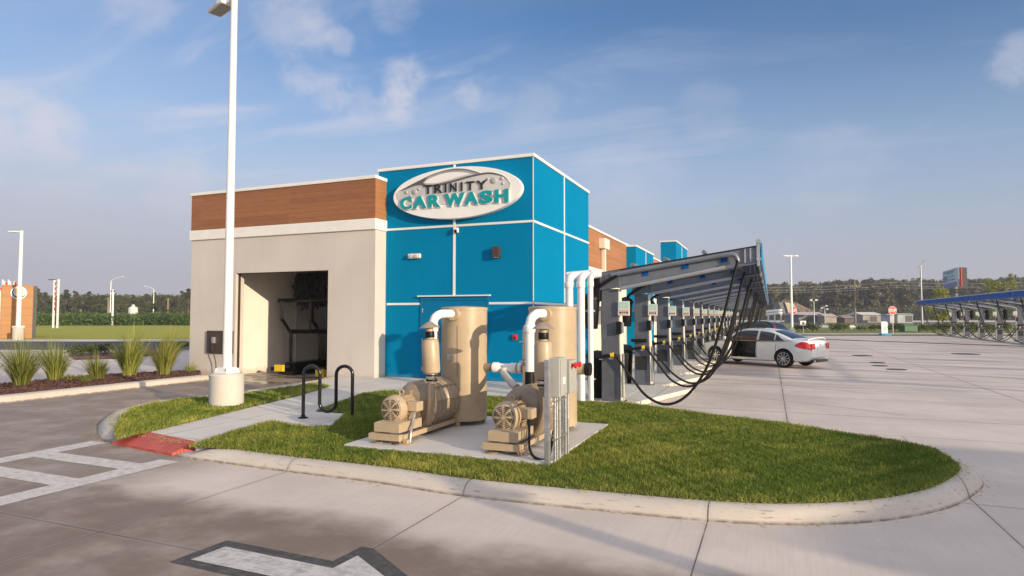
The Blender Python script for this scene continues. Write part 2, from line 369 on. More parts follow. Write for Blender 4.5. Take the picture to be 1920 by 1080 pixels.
def tactile_mat():
    t = NT('red_tactile_paving'); v = t.pos(); x, y, z = t.sep(v)
    ax = t.math('PINGPONG', x, .03); ay = t.math('PINGPONG', y, .03)
    d = t.math('ADD', t.math('POWER', t.math('SUBTRACT', ax, .03), 2.), t.math('POWER', t.math('SUBTRACT', ay, .03), 2.))
    dome = t.rng(d, .0001, .0004, 1, 0)
    c = t.mix(t.rng(t.noise(v, 5, 5), .3, .7), (.42, .065, .045), (.54, .10, .075)); c = t.mix(t.math('MULTIPLY', dome, .35), c, (.68, .22, .17))
    t.bump(dome, .6, .005); return t.out(c, .7)
M['tactile'] = tactile_mat()
def wood_mat(name, base, seams):
    t = NT(name); v = t.pos(); x, y, z = t.sep(v); along = t.math('ADD', x, y)
    pl = t.math('DIVIDE', z, .152); idx = t.math('FLOOR', pl); fr = t.math('SUBTRACT', pl, idx)
    wn = t.n('ShaderNodeTexWhiteNoise', noise_dimensions='2D'); cb = t.n('ShaderNodeCombineXYZ')
    t.con(idx, cb.inputs[0]); t.con(t.math('FLOOR', t.math('DIVIDE', t.math('SUBTRACT', along, seams[1]), seams[0])), cb.inputs[1]); t.L.new(cb.outputs[0], wn.inputs[0])
    grain = t.noise(t.mapping(v, (1.3, 1.3, 26)), 2.2, 7, .65, .3)
    c = t.mix(wn.outputs[0], tuple(q*.90 for q in base), tuple(q*1.12 for q in base))
    c = t.mix(t.rng(grain, .35, .75, 0, .6), c, tuple(q*.55 for q in base))
    gap = t.rng(t.math('MINIMUM', fr, t.math('SUBTRACT', 1., fr)), .01, .05, 1, 0)
    sm = t.math('ABSOLUTE', t.math('SUBTRACT', t.math('FLOORED_MODULO', t.math('ADD', along, -seams[1]+seams[0]/2), seams[0]), seams[0]/2))
    sj = t.rng(sm, .012, .02, 1, 0)
    c = t.mix(t.math('MULTIPLY', gap, .38), c, (.03, .015, .008)); c = t.mix(t.math('MULTIPLY', sj, .4), c, (.30, .16, .10))
    t.bump(t.math('SUBTRACT', t.math('MULTIPLY', grain, .2), gap), .4, .006); return t.out(c, .55)
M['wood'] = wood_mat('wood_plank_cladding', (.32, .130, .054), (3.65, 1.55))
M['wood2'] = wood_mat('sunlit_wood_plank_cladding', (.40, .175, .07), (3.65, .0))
def paint_mark(name, col, under, wear=.5):
    t = NT(name); v = t.pos(); n = t.noise(t.mapping(v, (1, 1, 1)), 9, 8, .75); n2 = t.noise(t.mapping(v, (3, 30, 1)), 2, 5, .7)
    f = t.rng(t.math('ADD', t.math('MULTIPLY', n, .6), t.math('MULTIPLY', n2, .4)), .42+.1*(1-wear), .64, 0, wear)
    return t.out(t.mix(f, col, under), .75)
M['mark'] = paint_mark('worn_white_road_paint', (.66, .61, .56), (.40, .345, .30), .92)
M['markfaint'] = paint_mark('faint_white_line', (.66, .61, .56), (.50, .45, .40), .8)
M['arrow'] = paint_mark('worn_arrow_paint', (.60, .56, .52), (.30, .27, .25), .9)
M['markblack'] = paint_mark('black_road_paint', (.055, .05, .046), (.16, .14, .13), .7)
def leaf_mat(name, dark, light, trans=.25):
    t = NT(name); a = t.n('ShaderNodeAttribute'); a.attribute_name = 'tint'; oi = t.n('ShaderNodeObjectInfo')
    c = t.mix(a.outputs['Fac'], dark, light)
    hs = t.n('ShaderNodeHueSaturation'); t.L.new(c, hs.inputs['Color']); t.L.new(t.rng(oi.outputs['Random'], 0, 1, .78, 1.2, False), hs.inputs['Value'])
    t.L.new(hs.outputs[0], t.b.inputs['Base Color']); t.b.inputs['Roughness'].default_value = .65
    tr = t.n('ShaderNodeBsdfTranslucent'); t.L.new(hs.outputs[0], tr.inputs[0]); mx = t.n('ShaderNodeMixShader'); mx.inputs[0].default_value = trans
    o = t.N['Material Output']; t.L.new(t.b.outputs[0], mx.inputs[1]); t.L.new(tr.outputs[0], mx.inputs[2]); t.L.new(mx.outputs[0], o.inputs[0]); return t.m
M['blade'] = leaf_mat('lawn_blade', (.095, .165, .008), (.52, .47, .11), .35)
M['fount'] = leaf_mat('ornamental_grass_blade', (.065, .12, .012), (.50, .48, .12), .4)
M['pine'] = leaf_mat('far_tree_leaf', (.030, .042, .016), (.115, .115, .045), .15)
M['forest'] = leaf_mat('forest_leaf', (.050, .048, .022), (.17, .145, .07), .15)
M['decid'] = leaf_mat('tree_leaf', (.035, .06, .015), (.13, .15, .04), .2)
M['hedge'] = leaf_mat('hedge_leaf', (.025, .06, .012), (.12, .18, .03), .2)
M['sapling'] = leaf_mat('yellow_green_leaf', (.16, .20, .02), (.45, .45, .06), .4)
def turf(name, a, b):
    t = NT(name); v = t.pos(); n = t.noise(v, 1.5, 8, .7); f = t.noise(v, 60, 4, .7)
    c = t.mix(t.rng(n, .3, .7), a, b); c = t.mix(t.rng(f, .35, .7, 0, .6), c, tuple(q*.55 for q in a)); t.bump(f, .8, .02); return t.out(c, .95)
M['soil'] = turf('lawn_thatch', (.10, .115, .022), (.17, .15, .05))
M['field'] = turf('mown_field', (.36, .35, .02), (.42, .40, .03))
M['verge'] = turf('verge_grass', (.17, .20, .03), (.25, .24, .06))
M['earth'] = turf('far_ground', (.13, .12, .06), (.20, .17, .10))
M['mulch'] = turf('red_mulch', (.15, .06, .04), (.25, .12, .09))
M['dirt'] = turf('orange_dirt', (.34, .22, .15), (.45, .32, .24))
# ------------------------------------------------------------------ ground, road, kerbs, walks
def sheet(name, poly, z, mat): return MB().sheet(poly, z).build(name, mat, kind='structure')
sheet('ground', [(-3000, -3000), (3000, -3000), (3000, 3000), (-3000, 3000)], -.06, M['earth'])
Z_ISL = .13
# concrete driving lane along the front and round to the wash bay; parking lot to the right of x = -3
lotN = [G(1300, 628), G(1660, 627.6), G(2600, 627)]
LX = -2.9
sheet('road', [(-30, -30), (60, -30), (60, 11.65), (-9.2, 11.65), (-9.2, 15.6), (-11.4, 15.6), (-11.4, 50), (-17, 50), (-17, 20), (-26, 20), (-26, 16), (-30, 12)], 0, M['road'])
sheet('parking_lot', [(LX-6, 11.65), (60, 11.65), (75, 90), (10, 72.2), lotN[0], (-6.5, 66), (-6.5, 15.5), (LX-6, 15.5)], 0, M['lot'])
# left background: concrete drive, asphalt lane, kerb line, mown field
def band(name, y0, y1, z, mat, x0=-500, x1=700): return sheet(name, [G(x0, y0), G(x1, y0), G(x1, y1), G(x0, y1)], z, mat)
band('side_drive', 706, 655, -.02, M['lot']); band('asphalt_lane', 655.2, 641, -.012, M['asphalt'])
band('field_kerb', 641.2, 636, .03, M['paver']); band('field', 636.5, 606, .05, M['field']); band('field_far_kerb', 606.3, 604.4, .12, M['paver'])
# right background
def bandr(name, y0, y1, z, mat, x0=1300, x1=2600): return sheet(name, [G(x0, y0), G(x1, y0), G(x1, y1), G(x0, y1)], z, mat)
bandr('verge_kerb', 629.3, 626.8, .10, M['paver']); bandr('verge', 627.4, 607, .06, M['verge']); bandr('far_road', 607.4, 604.4, .05, M['asphalt']); bandr('far_road_shoulder', 604.7, 600.2, .09, M['paver']); bandr('dirt_yard', 600.5, 596, .12, M['dirt'])

outer_px = [(205, 779), (186, 798), (183, 812), (190, 824), (207, 831), (262, 843), (320, 855), (415, 868), (515, 882), (700, 905), (860, 930), (1100, 956), (1330, 978), (1500, 985), (1660, 977), (1780, 953), (1835, 922), (1843, 903), (1815, 880), (1760, 855)]
outer = [(-12.0, 15.1), (-11.95, 14.6)]+[G(*p) for p in ((590, 720), (457, 741), (385, 750), (330, 757), (275, 764), (235, 773), (208, 782))]+[G(*p) for p in outer_px[1:]]+[(1.15, 10.9), (.3, 11.45), (-1.0, 12.05), (-2.3, 12.75), (-2.9, 13.0)]
outer = smoothpath(outer, 6)
def offset(path, d):
    out = []
    for i, p in enumerate(path):
        a = np.array(path[max(i-1, 0)]); b = np.array(path[min(i+1, len(path)-1)]); t = b-a; t = t/np.linalg.norm(t); nrm = np.array([-t[1], t[0]])
        out.append(tuple(np.array(p)+nrm*d))
    return out
ramp_a, ramp_b = G(207, 831), G(320, 855)
def hfac(p):    # kerb height falls to zero at the crossing ramp
    u = (p[0]-ramp_a[0])/(ramp_b[0]-ramp_a[0]); vv = max(0, min(1, max(-u, u-1)*2.2))
    if p[1] > 8: return 1
    return .12+.88*vv*vv*(3-2*vv)
prof = [(0, 0), (.03, .05), (.075, .098), (.13, .124), (.26, Z_ISL+.004), (.30, Z_ISL-.02)]
rows = [[(q[0], q[1], h*hfac(outer[i])) for i, q in enumerate(offset(outer, d))] for d, h in prof]
MB().grid(rows, flip=False).build('kerb', M['kerb'], smooth=50, kind='structure')
inner = offset(outer, .215)
# which side is inside? path runs with the island on its left
# island base: concrete walkway level, everything else laid on top of it
isl_raw = offset(outer, .27); isl = [p for p in isl_raw if not (ramp_a[0]+.0 < p[0] < ramp_b[0]+.1 and p[1] < 7.6)]
ramp_b2 = [q for q in (G(277, 811, .12), G(366, 829, .12))]
_k = max(i for i, p in enumerate(isl) if p[0] <= ramp_a[0] and p[1] < 8.5)
isl = isl[:_k+1]+ramp_b2+isl[_k+1:]
slab_poly = isl+[(-2.95, 13.3), (-2.95, 15.68), (-10.44, 15.68), (-10.44, 15.14), (-11.9, 15.14)]
MB().prism(slab_poly, .02, Z_ISL-.006).build('sidewalk', M['walk'], kind='structure')
# dropped ramp with red tactile paving
rp = [G(210, 829, .03), G(322, 851, .03), G(366, 829, .12), G(277, 811, .12)]
MB().add([(rp[0][0], rp[0][1], .035), (rp[1][0], rp[1][1], .035), (rp[2][0], rp[2][1], Z_ISL+.004), (rp[3][0], rp[3][1], Z_ISL+.004),
          (rp[0][0], rp[0][1], -.03), (rp[1][0], rp[1][1], -.03), (rp[2][0], rp[2][1], .0), (rp[3][0], rp[3][1], .0)], [(0, 1, 2, 3), (0, 4, 5, 1), (1, 5, 6, 2), (2, 6, 7, 3), (3, 7, 4, 0)]).build('tactile_ramp', M['tactile'], kind='structure')
ZL = .14
lawn_small = [G(217, 824, ZL), G(262, 813, ZL), G(455, 766, ZL), G(560, 741, ZL), G(618, 724, ZL), G(596, 718, ZL), G(457, 738, ZL), G(385, 745, ZL), G(330, 750, ZL), G(280, 758, ZL), G(243, 768, ZL), G(222, 787, ZL), G(213, 806, ZL)]
tip = [p for p in inner if p[0] > -7.05 and p[1] < 14]
lawn_main = [G(355, 838, ZL)]+tip[2:]+[(-3.05, 12.55), (-3.4, 12.62), (-8.4, 12.62), G(682, 737, ZL), G(592, 770, ZL), G(650, 774, ZL), G(620, 799, ZL), G(560, 800, ZL), G(510, 790, ZL), G(430, 810, ZL)]
PAD = (-5.34, -2.42, 7.05, 9.95)
def in_poly(x, y, poly):
    ins = np.zeros(len(x), bool); n = len(poly); j = n-1
    for i in range(n):
        xi, yi = poly[i]; xj, yj = poly[j]
        c = ((yi > y) != (yj > y)) & (x < (xj-xi)*(y-yi)/((yj-yi) or 1e-9)+xi); ins ^= c; j = i
    return ins
MB().sheet(lawn_main, ZL-.003).build('lawn_soil', M['soil'], kind='structure'); MB().sheet(lawn_small, ZL-.003).build('lawn_soil', M['soil'], kind='structure')
MB().box(PAD[0], PAD[1], PAD[2], PAD[3], .05, .175).build('equipment_pad', M['pad'], bevel=.01, kind='structure')
rng = np.random.default_rng(5)
def lawn(name, poly, dens, label, hgt=.043, holes=()):
    xs = [p[0] for p in poly]; ys = [p[1] for p in poly]; A = (max(xs)-min(xs))*(max(ys)-min(ys)); n = int(A*dens)
    x = rng.uniform(min(xs), max(xs), n); y = rng.uniform(min(ys), max(ys), n); k = in_poly(x, y, poly)
    for h in holes: k &= ~((x > h[0]) & (x < h[1]) & (y > h[2]) & (y < h[3]))
    d = np.hypot(x, y); k &= rng.uniform(0, 1, n) < np.clip(8.5/d, .35, 1)**1.4
    x = x[k]; y = y[k]; d = d[k]; n = len(x)
    # patchiness: sum of low-frequency waves
    pt = sum(np.sin(x*a+y*b+c) for a, b, c in ((2.1, 1.3, .3), (-1.7, 2.9, 1.1), (4.3, -3.1, 2.2), (7.7, 5.1, .7), (-11, 9, 3), (1.1, -.8, 4), (17, -13, 1), (23, 19, 5)))/3.2
    h = hgt*(1+.22*pt)*rng.uniform(.55, 1.3, n); w = .0028*np.clip(d/7, 1, 2.2)*rng.uniform(.7, 1.3, n)
    a = rng.uniform(0, 2*np.pi, n); ln = rng.uniform(.1, .95, n)*h; la = rng.uniform(0, 2*np.pi, n)
    for _ in range(90):
        j = rng.integers(0, n); kk = np.hypot(x-x[j], y-y[j]) < rng.uniform(.04, .11); h = np.where(kk, h*rng.uniform(1.25, 1.6), h)
    z0 = ZL-.006; dx = np.cos(a)*w; dy = np.sin(a)*w
    P = np.empty((n, 5, 3)); mx = x+np.cos(la)*ln*.35; my = y+np.sin(la)*ln*.35
    P[:, 0] = np.stack([x-dx, y-dy, np.full(n, z0)], 1); P[:, 1] = np.stack([x+dx, y+dy, np.full(n, z0)], 1)
    P[:, 2] = np.stack([mx+dx*.8, my+dy*.8, z0+h*.6], 1); P[:, 3] = np.stack([mx-dx*.8, my-dy*.8, z0+h*.6], 1)
    P[:, 4] = np.stack([x+np.cos(la)*ln, y+np.sin(la)*ln, z0+h], 1)
    base = (np.arange(n)*5)[:, None]
    F3 = np.concatenate([base+np.array([[0, 1, 2]]), base+np.array([[0, 2, 3]]), base+np.array([[3, 2, 4]])])
    # dry straw tint along the kerb and in patches
    t = .20+.17*pt+rng.normal(0, .17, n); t += .35*np.clip(sum(np.sin(x*a+y*b+c) for a, b, c in ((3.1, 2.3, 5), (-2.7, 4.1, 2), (5.9, -1.3, 1), (1.7, 6.6, 3)))-2.1, 0, 1)
    t -= .14*np.clip((x+1.6)/1.5, 0, 1)  # greener to the right: shade on that side put into the blade tint
    edge = np.min(np.stack([np.hypot(x-q[0], y-q[1]) for q in poly_dense(poly)]), 0); t += .38*np.clip(1-edge/.28, 0, 1)*rng.uniform(0, 1, n)
    t += np.where(rng.uniform(0, 1, n) < .07, .5, 0); t = np.clip(t, 0, 1)
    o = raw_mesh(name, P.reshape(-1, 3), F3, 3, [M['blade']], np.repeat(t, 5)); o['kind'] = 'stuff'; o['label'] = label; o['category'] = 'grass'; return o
def poly_dense(poly):
    out = []
    for i in range(len(poly)):
        a = np.array(poly[i]); b = np.array(poly[(i+1) % len(poly)]); m = max(1, int(np.linalg.norm(b-a)/.25))
        out += [a+(b-a)*j/m for j in range(m)]
    return out
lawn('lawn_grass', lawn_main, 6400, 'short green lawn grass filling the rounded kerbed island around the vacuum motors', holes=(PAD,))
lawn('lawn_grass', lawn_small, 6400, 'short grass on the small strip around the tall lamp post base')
# ------------------------------------------------------------------ road markings
def marks(name, polys, z, mat, label):
    mb = MB()
    for p in polys: mb.sheet(p, z)
    return mb.build(name, mat, kind='structure')
w = .15
marks('crosswalk_marking', [[(-9.55, 6.5), (-9.2, 6.5), (-9.2, -6), (-9.55, -6)], [(-7.5, 6.02), (-7.15, 6.02), (-7.15, -6), (-7.5, -6)]]+
      [[(-9.2, y), (-7.5, y-.02), (-7.5, y-.33), (-9.2, y-.31)] for y in (5.78, 4.98, 4.1, 3.2, 2.3)], .004, M['mark'], '')
arrow_o = [(-4.32, 3.57), (-4.28, 4.09), (-3.16, 4.06), (-3.14, 4.40), (-3.02, 4.40), (-2.12, 3.80), (-3.02, 3.20), (-3.14, 3.20), (-3.16, 3.55)]
arrow_i = [(-4.20, 3.66), (-4.17, 3.97), (-3.07, 3.94), (-3.05, 4.22), (-2.36, 3.80), (-3.05, 3.40), (-3.07, 3.65)]
marks('arrow_marking', [arrow_o], .004, M['markblack'], ''); marks('arrow_marking', [arrow_i], .008, M['arrow'], '')
BAY = 3.45
bl = []
for k in range(15):
    x0, y0 = -1.6, 16.66+BAY*k; x1, y1 = 2.4, 14.12+BAY*k; bl.append([(x0, y0-.045), (x0, y0+.045), (x1, y1+.045), (x1, y1-.045)])
marks('bay_line_marking', bl, .004, M['markfaint'], '')
# sawtooth island under the vacuum columns
saw = [(-3.7, 12.95)]
for k in range(15):
    b = 12.95+BAY*k; saw += [(-2.62, b+.02), (-1.78, b+3.25), (-2.3, b+3.42)]
saw += [(-2.6, 12.95+BAY*15), (-6.1, 12.95+BAY*15), (-6.1, 15.72), (-3.7, 15.72)]
MB().prism(saw, .01, .12).build('island_slab', M['walk'], bevel=.02, kind='structure')
# ------------------------------------------------------------------ car wash building
def building():
    b = thing('car_wash_building', 'long car wash building in grey stucco with wood plank band and bright blue corner tower', 'building', (-11, 15, 0))
    GY = 15.15; TY = 15.69; XL = -17.65; XR = -10.45; ox0, ox1, oz = -15.70, -12.10, 3.25
    m = MB()   # grey front wall with bay opening
    m.box(XL, ox0, GY, GY+.34, 0, 4.38).box(ox1, XR, GY, GY+.34, 0, 4.38).box(ox0, ox1, GY, GY+.34, oz, 4.38)
    m.box(XL, XL+.3, GY+.34, 52, 0, 4.38).box(XR-.3, XR, GY+.34, TY, 0, 4.38)
    m.build('front_wall', M['stucco'], b)
    MB().box(XL-.06, XR+.04, GY-.06, GY+.3, 4.38, 4.7).box(XR-.26, XR+.04, GY+.3, TY, 4.38, 4.7).box(XL-.06, XL+.24, GY+.3, 52, 4.38, 4.7).build('white_band', M['white'], b, bevel=.012)
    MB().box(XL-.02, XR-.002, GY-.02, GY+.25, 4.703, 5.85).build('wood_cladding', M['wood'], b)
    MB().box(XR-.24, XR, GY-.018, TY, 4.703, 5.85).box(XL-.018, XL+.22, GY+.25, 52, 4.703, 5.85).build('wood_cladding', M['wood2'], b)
    MB().box(XL-.06, XR+.03, GY-.06, GY+.3, 5.852, 5.95).box(XR-.25, XR+.03, GY+.3, TY, 5.852, 5.95).box(XL-.06, XL+.26, GY+.3, 52, 5.852, 5.95).build('parapet_cap', M['white'], b, bevel=.01)
    # inside of the bay
    m = MB(); m.box(ox0-.5, ox0-.24, GY+.34, 50, .0, 4.2).box(-11.6, -11.35, GY+.34, 50, 0, 4.2)
    m.build('bay_wall', M['inner'], b)
    MB().box(ox0-.5, -11.35, GY+.345, 50, 4.0, 4.15).build('bay_ceiling', M['inner'], b)
    MB().box(ox0-.03, ox0+.005, GY+.1, GY+.2, 0, oz).box(ox1-.005, ox1+.03, GY+.1, GY+.2, 0, oz).box(ox0, ox1, GY+.1, GY+.2, oz-.03, oz+.01).build('opening_frame', M['bronze'], b)
    MB().cyl((ox0-.2, 18.15, 0), (ox0-.2, 18.15, 4.0), .02, n=8).build('wall_conduit', M['steel'], b)
    # blue tower
    TX0, TX1, TY1, TH = -10.72, -5.82, 21.24, 6.17
    m = MB(); m.box(TX0, TX1, TY, TY1, 0, TH)
    m.build('tower_wall', M['blue'], b)
    MB().box(TX0-.04, TX1+.04, TY-.04, TY1+.04, TH+.002, TH+.09).build('parapet_cap', M['white'], b, bevel=.01)
    # white reveal strips
    m = MB(); e = .006; y = TY-e
    for z in (4.43, 2.24):
        if z > 3: m.box(XR+.05, TX1+e, y-.01, TY+.02, z-.03, z+.03)
        else: m.box(XR+.05, -9.27, y-.01, TY+.02, z-.03, z+.03).box(-7.11, TX1+e, y-.01, TY+.02, z-.03, z+.03)
        m.box(TX1-.02, TX1+e+.01, TY+.005, TY1+.02, z-.03, z+.03)
    m.box(-8.22, -8.15, y-.014, TY+.02, 2.46, TH)
    m.box(TX1-.02, TX1+e+.014, 18.38, 18.44, 0.1, TH)
    m.box(TX1-.012, TX1+.006, TY-.006, TY+.012, .1, TH)
    m.build('reveal_strip', M['white'], b)
    # double door
    m = MB().box(-9.27, -9.19, TY-.03, TY+.1, 0.1, 2.43).box(-7.19, -7.11, TY-.03, TY+.1, .1, 2.43).box(-9.19, -7.19, TY-.03, TY+.1, 2.33, 2.43)
    fr = m.build('door_frame', M['bluedoor'], b, bevel=.006)
    MB().box(-9.32, -7.06, TY-.10, TY, 2.44, 2.475).build('drip_cap', M['white'], b)
    for x0, x1, s in ((-9.185, -8.195, 1), (-8.185, -7.195, -1)):
        d = MB().box(x0, x1, TY-.022, TY+.03, .13, 2.325).build('door', M['bluedoor'], b, bevel=.004)
        hx = x1-.1 if s > 0 else x0+.1
        MB().tube([(hx, TY-.02, .95), (hx, TY-.08, .97), (hx, TY-.08, 1.2), (hx, TY-.02, 1.22)], .012, 8).build('door_handle', M['steel'], d)
        for z in (.4, 1.2, 2.05): MB().cyl(((x0 if s > 0 else x1), TY-.032, z-.06), ((x0 if s > 0 else x1), TY-.032, z+.06), .014, n=8).build('hinge', M['steel'], d)
    # side wall beyond the tower
    SX = -6.2
    MB().box(SX-.3, SX, 21.24, 52, 0, 3.5).build('side_wall', M['cream'], b)
    MB().box(SX-.28, SX+.05, 21.245, 52, 3.5, 3.72).build('white_band', M['white'], b)
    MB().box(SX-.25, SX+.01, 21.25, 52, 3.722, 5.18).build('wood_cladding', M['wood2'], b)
    MB().box(SX-.28, SX+.05, 21.245, 52, 5.182, 5.26).build('parapet_cap', M['white'], b)
    MB().box(SX-.1, -5.75, 29.2, 34.0, 0, 5.12).build('blue_bay', M['blue'], b)
    MB().box(SX-.12, -5.71, 29.16, 34.04, 5.122, 5.2).build('parapet_cap', M['white'], b)
    MB().box(-5.76, -5.735, 31.7, 31.78, .1, 5.12).build('reveal_strip', M['white'], b)
    MB().box(-6.75, -5.75, 42.8, 49.0, 0, 6.84).build('exit_tower_wall', M['blue'], b)
    MB().box(-6.80, -5.70, 42.76, 49.04, 6.842, 6.93).build('parapet_cap', M['white'], b)
    MB().box(-5.76, -5.73, 45.8, 45.9, .1, 6.84).build('reveal_strip', M['white'], b)
    MB().box(-17.3, -6.3, 21.3, 51.8, 4.55, 4.75).box(-17.3, -10.8, 15.5, 21.3, 4.55, 4.75).build('roof', M['roof'], b)
    # scupper box and downspout
    d = MB().box(SX+.01, SX+.25, 24.1, 24.9, 4.55, 4.95).build('scupper_box', M['cream'], b, bevel=.01)
    MB().box(SX+.03, SX+.17, 24.4, 24.6, .2, 4.55).build('downspout', M['cream'], d)
    # dark transformer boards beside the bay opening
    return b
BLD = building()
# plain bay floor lies on the road sheet; wash equipment
def wash_machine():
    t = thing('wash_brush_machine', 'black frame with a large black cloth brush inside the open wash bay', 'wash machine', (-13.6, 17.6, 0))
    m = MB(); w = .06
    def bar(a, b, r=.06): m.tube([a, b], r, 4)
    for y in (17.0, 18.5):
        bar((-15.1, y, .1), (-15.1, y, 1.36), .08); bar((-15.1, y, 1.3), (-15.5, y, 1.78), .07); bar((-15.5, y, 1.72), (-15.5, y, 2.42), .08); bar((-15.66, y, 2.42), (-12.0, y, 2.42), .07); bar((-15.15, y, 1.36), (-12.3, y, 1.40), .07)
        bar((-14.3, y, 1.4), (-14.3, y, 2.4), .05); bar((-12.3, y, .1), (-12.3, y, 2.4), .1)
    m.box(-13.95, -13.55, 17.0, 17.3, .5, 2.2); m.box(-15.25, -14.95, 16.9, 17.1, 0.0, .12)
    m.build('frame', M['blackpaint'], t)
    # brush of hanging cloth strips: many crumpled flaps around a shaft
    r = np.random.default_rng(3); mb = MB()
    for cx_, cz_ in ((-14.72, 2.85), (-13.75, 2.85)):
        nU, nV = 150, 40; rows = []
        for j in range(nV+1):
            v_ = j/nV; row_ = []
            for i in range(nU+1):
                a_ = 2*math.pi*i/nU
                R_ = .66*(math.sin(math.pi*min(1, max(0, v_*.96+.02)))**.35)
                R_ *= 1+.10*math.sin(13*a_+5*v_+cx_)+.07*math.sin(29*a_-9*v_)+.06*math.sin(7*a_+21*v_)+.05*math.sin(41*a_+33*v_)
                row_.append((cx_+R_*math.cos(a_), 17.7+R_*math.sin(a_)*.8, cz_+(v_-.5)*1.35+.05*math.sin(9*a_+3)*(1 if v_ < .4 else .3)))
            rows.append(row_)
        mb.grid(rows)
    for i in range(500):
        th = r.uniform(0, 2*math.pi); ph = r.uniform(-1, 1); c0 = r.choice([-14.72, -13.75]); p = np.array([c0+.62*math.cos(th), 17.7+.5*math.sin(th), 2.85+ph*.6]); o = np.array([math.cos(th)*.5, math.sin(th)*.5, -1.])*r.uniform(.08, .2)
        q = np.array([-math.sin(th), math.cos(th), 0])*r.uniform(.03, .06); mb.add([p-q, p+q, p+o+q, p+o-q], [(0, 1, 2, 3)])
    mb.build('brush', plain('black_cloth', (.022, .02, .024), .7), t)
    c = thing('conveyor', 'low black conveyor rail with yellow guide end on the bay floor', 'conveyor', (-14, 16, 0))
    MB().box(-14.6, -14.2, 16.2, 30, .12, .40).box(-14.7, -14.1, 16.0, 30, .03, .12).tube([(-14.4, 16.2, .25), (-14.75, 16.0, .22), (-14.95, 15.95, .2)], .07, 8).build('rail', M['blackpaint'], c)
    MB().box(-14.75, -14.40, 15.86, 15.95, .12, .33).build('guide_end', M['yellow'], c, bevel=.01)
    MB().box(-12.9, -12.7, 15.8, 30, .05, .3).build('guide_rail', M['blackpaint'], c)
    MB().box(-12.9, -12.6, 15.6, 15.79, .05, .25).build('guide_end', M['yellow'], c)
wash_machine()
tag(MB().box(-16.82, -15.74, 15.07, 15.145, .70, 1.42).build('menu_board', M['bronze'], bevel=.01), 'dark brown rectangular panel on the grey wall behind the lamp post', 'panel')
t = thing('wall_outlet', 'small grey socket box with a hanging cable on the dark wall panel', 'outlet', (-16.47, 15.0, .9))
MB().box(-16.53, -16.41, 14.99, 15.066, 1.02, 1.22).build('box', M['steel'], t, bevel=.01)
MB().tube(smoothpath([(-16.47, 15.0, 1.02), (-16.44, 14.97, .85), (-16.36, 14.98, .6), (-16.32, 15.0, .4), (-16.33, 15.02, .1)], 4), .014, 6).build('cable', M['blackpaint'], t)
# ---- fixtures on the blue wall
YW = 15.69
t = thing('emergency_light', 'beige oblong emergency light left of the seam on the blue wall', 'wall light', (-9.45, YW, 3.6))
MB().box(-9.65, -9.24, YW-.11, YW-.008, 3.545, 3.685).build('housing', M['cream'], t, bevel=.03)
for xl in (-9.53, -9.36): MB().lathe([(.0, 0), (.045, .0), (.05, .03), (0, .035)], (xl, YW-.145, 3.615), 'y', 14).build('lamp_head', M['lens'], t)
t = thing('wall_pack_light', 'dark brown square wall light right of the seam on the blue wall', 'wall light', (-6.86, YW, 3.6))
MB().prism([(0, 0), (.16, -.04), (.16, .26), (0, .28)], -.1, .1, Matrix.Translation((-6.86, YW-.165, 3.5)) @ Matrix(((0, 0, 1, 0), (1, 0, 0, 0), (0, 1, 0, 0), (0, 0, 0, 1)))).build('housing', M['bronze'], t, bevel=.008)
MB().box(-6.93, -6.79, YW-.155, YW-.03, 3.475, 3.485).build('diffuser', M['lens'], t)
t = thing('security_camera', 'small white security camera below the oval sign on the wall seam', 'camera', (-8.1, YW, 4.28))
MB().box(-8.15, -8.03, YW-.12, YW-.02, 4.22, 4.36).build('housing', M['wpaint'], t, bevel=.015)
MB().lathe([(0, 0), (.035, .01), (.05, .05)], (-8.09, YW-.16, 4.26), 'y', 12).build('lens_cover', M['black'], t)
t = thing('fire_alarm', 'small red fire alarm device on the blue wall between the two tanks', 'alarm', (-6.33, YW, 1.33))
MB().box(-6.39, -6.27, YW-.07, YW-.008, 1.26, 1.40).build('housing', M['red'], t, bevel=.01); MB().box(-6.36, -6.30, YW-.078, YW-.071, 1.28, 1.33).build('strobe', M['ink'], t)
# ---- oval sign
def text_mesh(txt, size, ext, bold=0., sx=1.):
    cu = bpy.data.curves.new('t', 'FONT'); cu.body = txt; cu.size = size; cu.extrude = ext; cu.offset = bold; cu.align_x = 'LEFT'; cu.space_character = 1.0
    o = bpy.data.objects.new('t', cu); COL.objects.link(o); dg = bpy.context.evaluated_depsgraph_get(); dg.update()
    me = bpy.data.meshes.new_from_object(o.evaluated_get(dg)); v = [tuple(x.co) for x in me.vertices]; f = [tuple(p.vertices) for p in me.polygons]
    bpy.data.objects.remove(o); bpy.data.meshes.remove(me); bpy.data.curves.remove(cu); return v, f
def place_text(txt, x0, x1, z0, z1, y, depth, bold, fac='y'):
    """text fitted into the rectangle x0..x1, z0..z1 on a wall facing -Y; front face at y-depth"""
    v, f = text_mesh(txt, 1., .5, bold); a = np.array(v); mn = a.min(0); mx = a.max(0); a = (a-mn)/(mx-mn)
    mb = MB(); mb.add([(x0+(x1-x0)*p[0], y-depth*p[2], z0+(z1-z0)*p[1]) for p in a], f); return mb
def ell(cx, cz, rx, rz, y0, y1, n=96):
    Mx = Matrix(((1, 0, 0, 0), (0, 0, -1, 0), (0, 1, 0, 0), (0, 0, 0, 1)))
    return MB().prism([(cx+rx*math.cos(2*math.pi*k/n), cz+rz*math.sin(2*math.pi*k/n)) for k in range(n)], -y1, -y0, Mx)
def plate(poly, y0, y1):     # polygon in x,z extruded between y0 (front) and y1
    Mx = Matrix(((1, 0, 0, 0), (0, 0, -1, 0), (0, 1, 0, 0), (0, 0, 0, 1)))
    return MB().prism(poly, -y1, -y0, Mx)
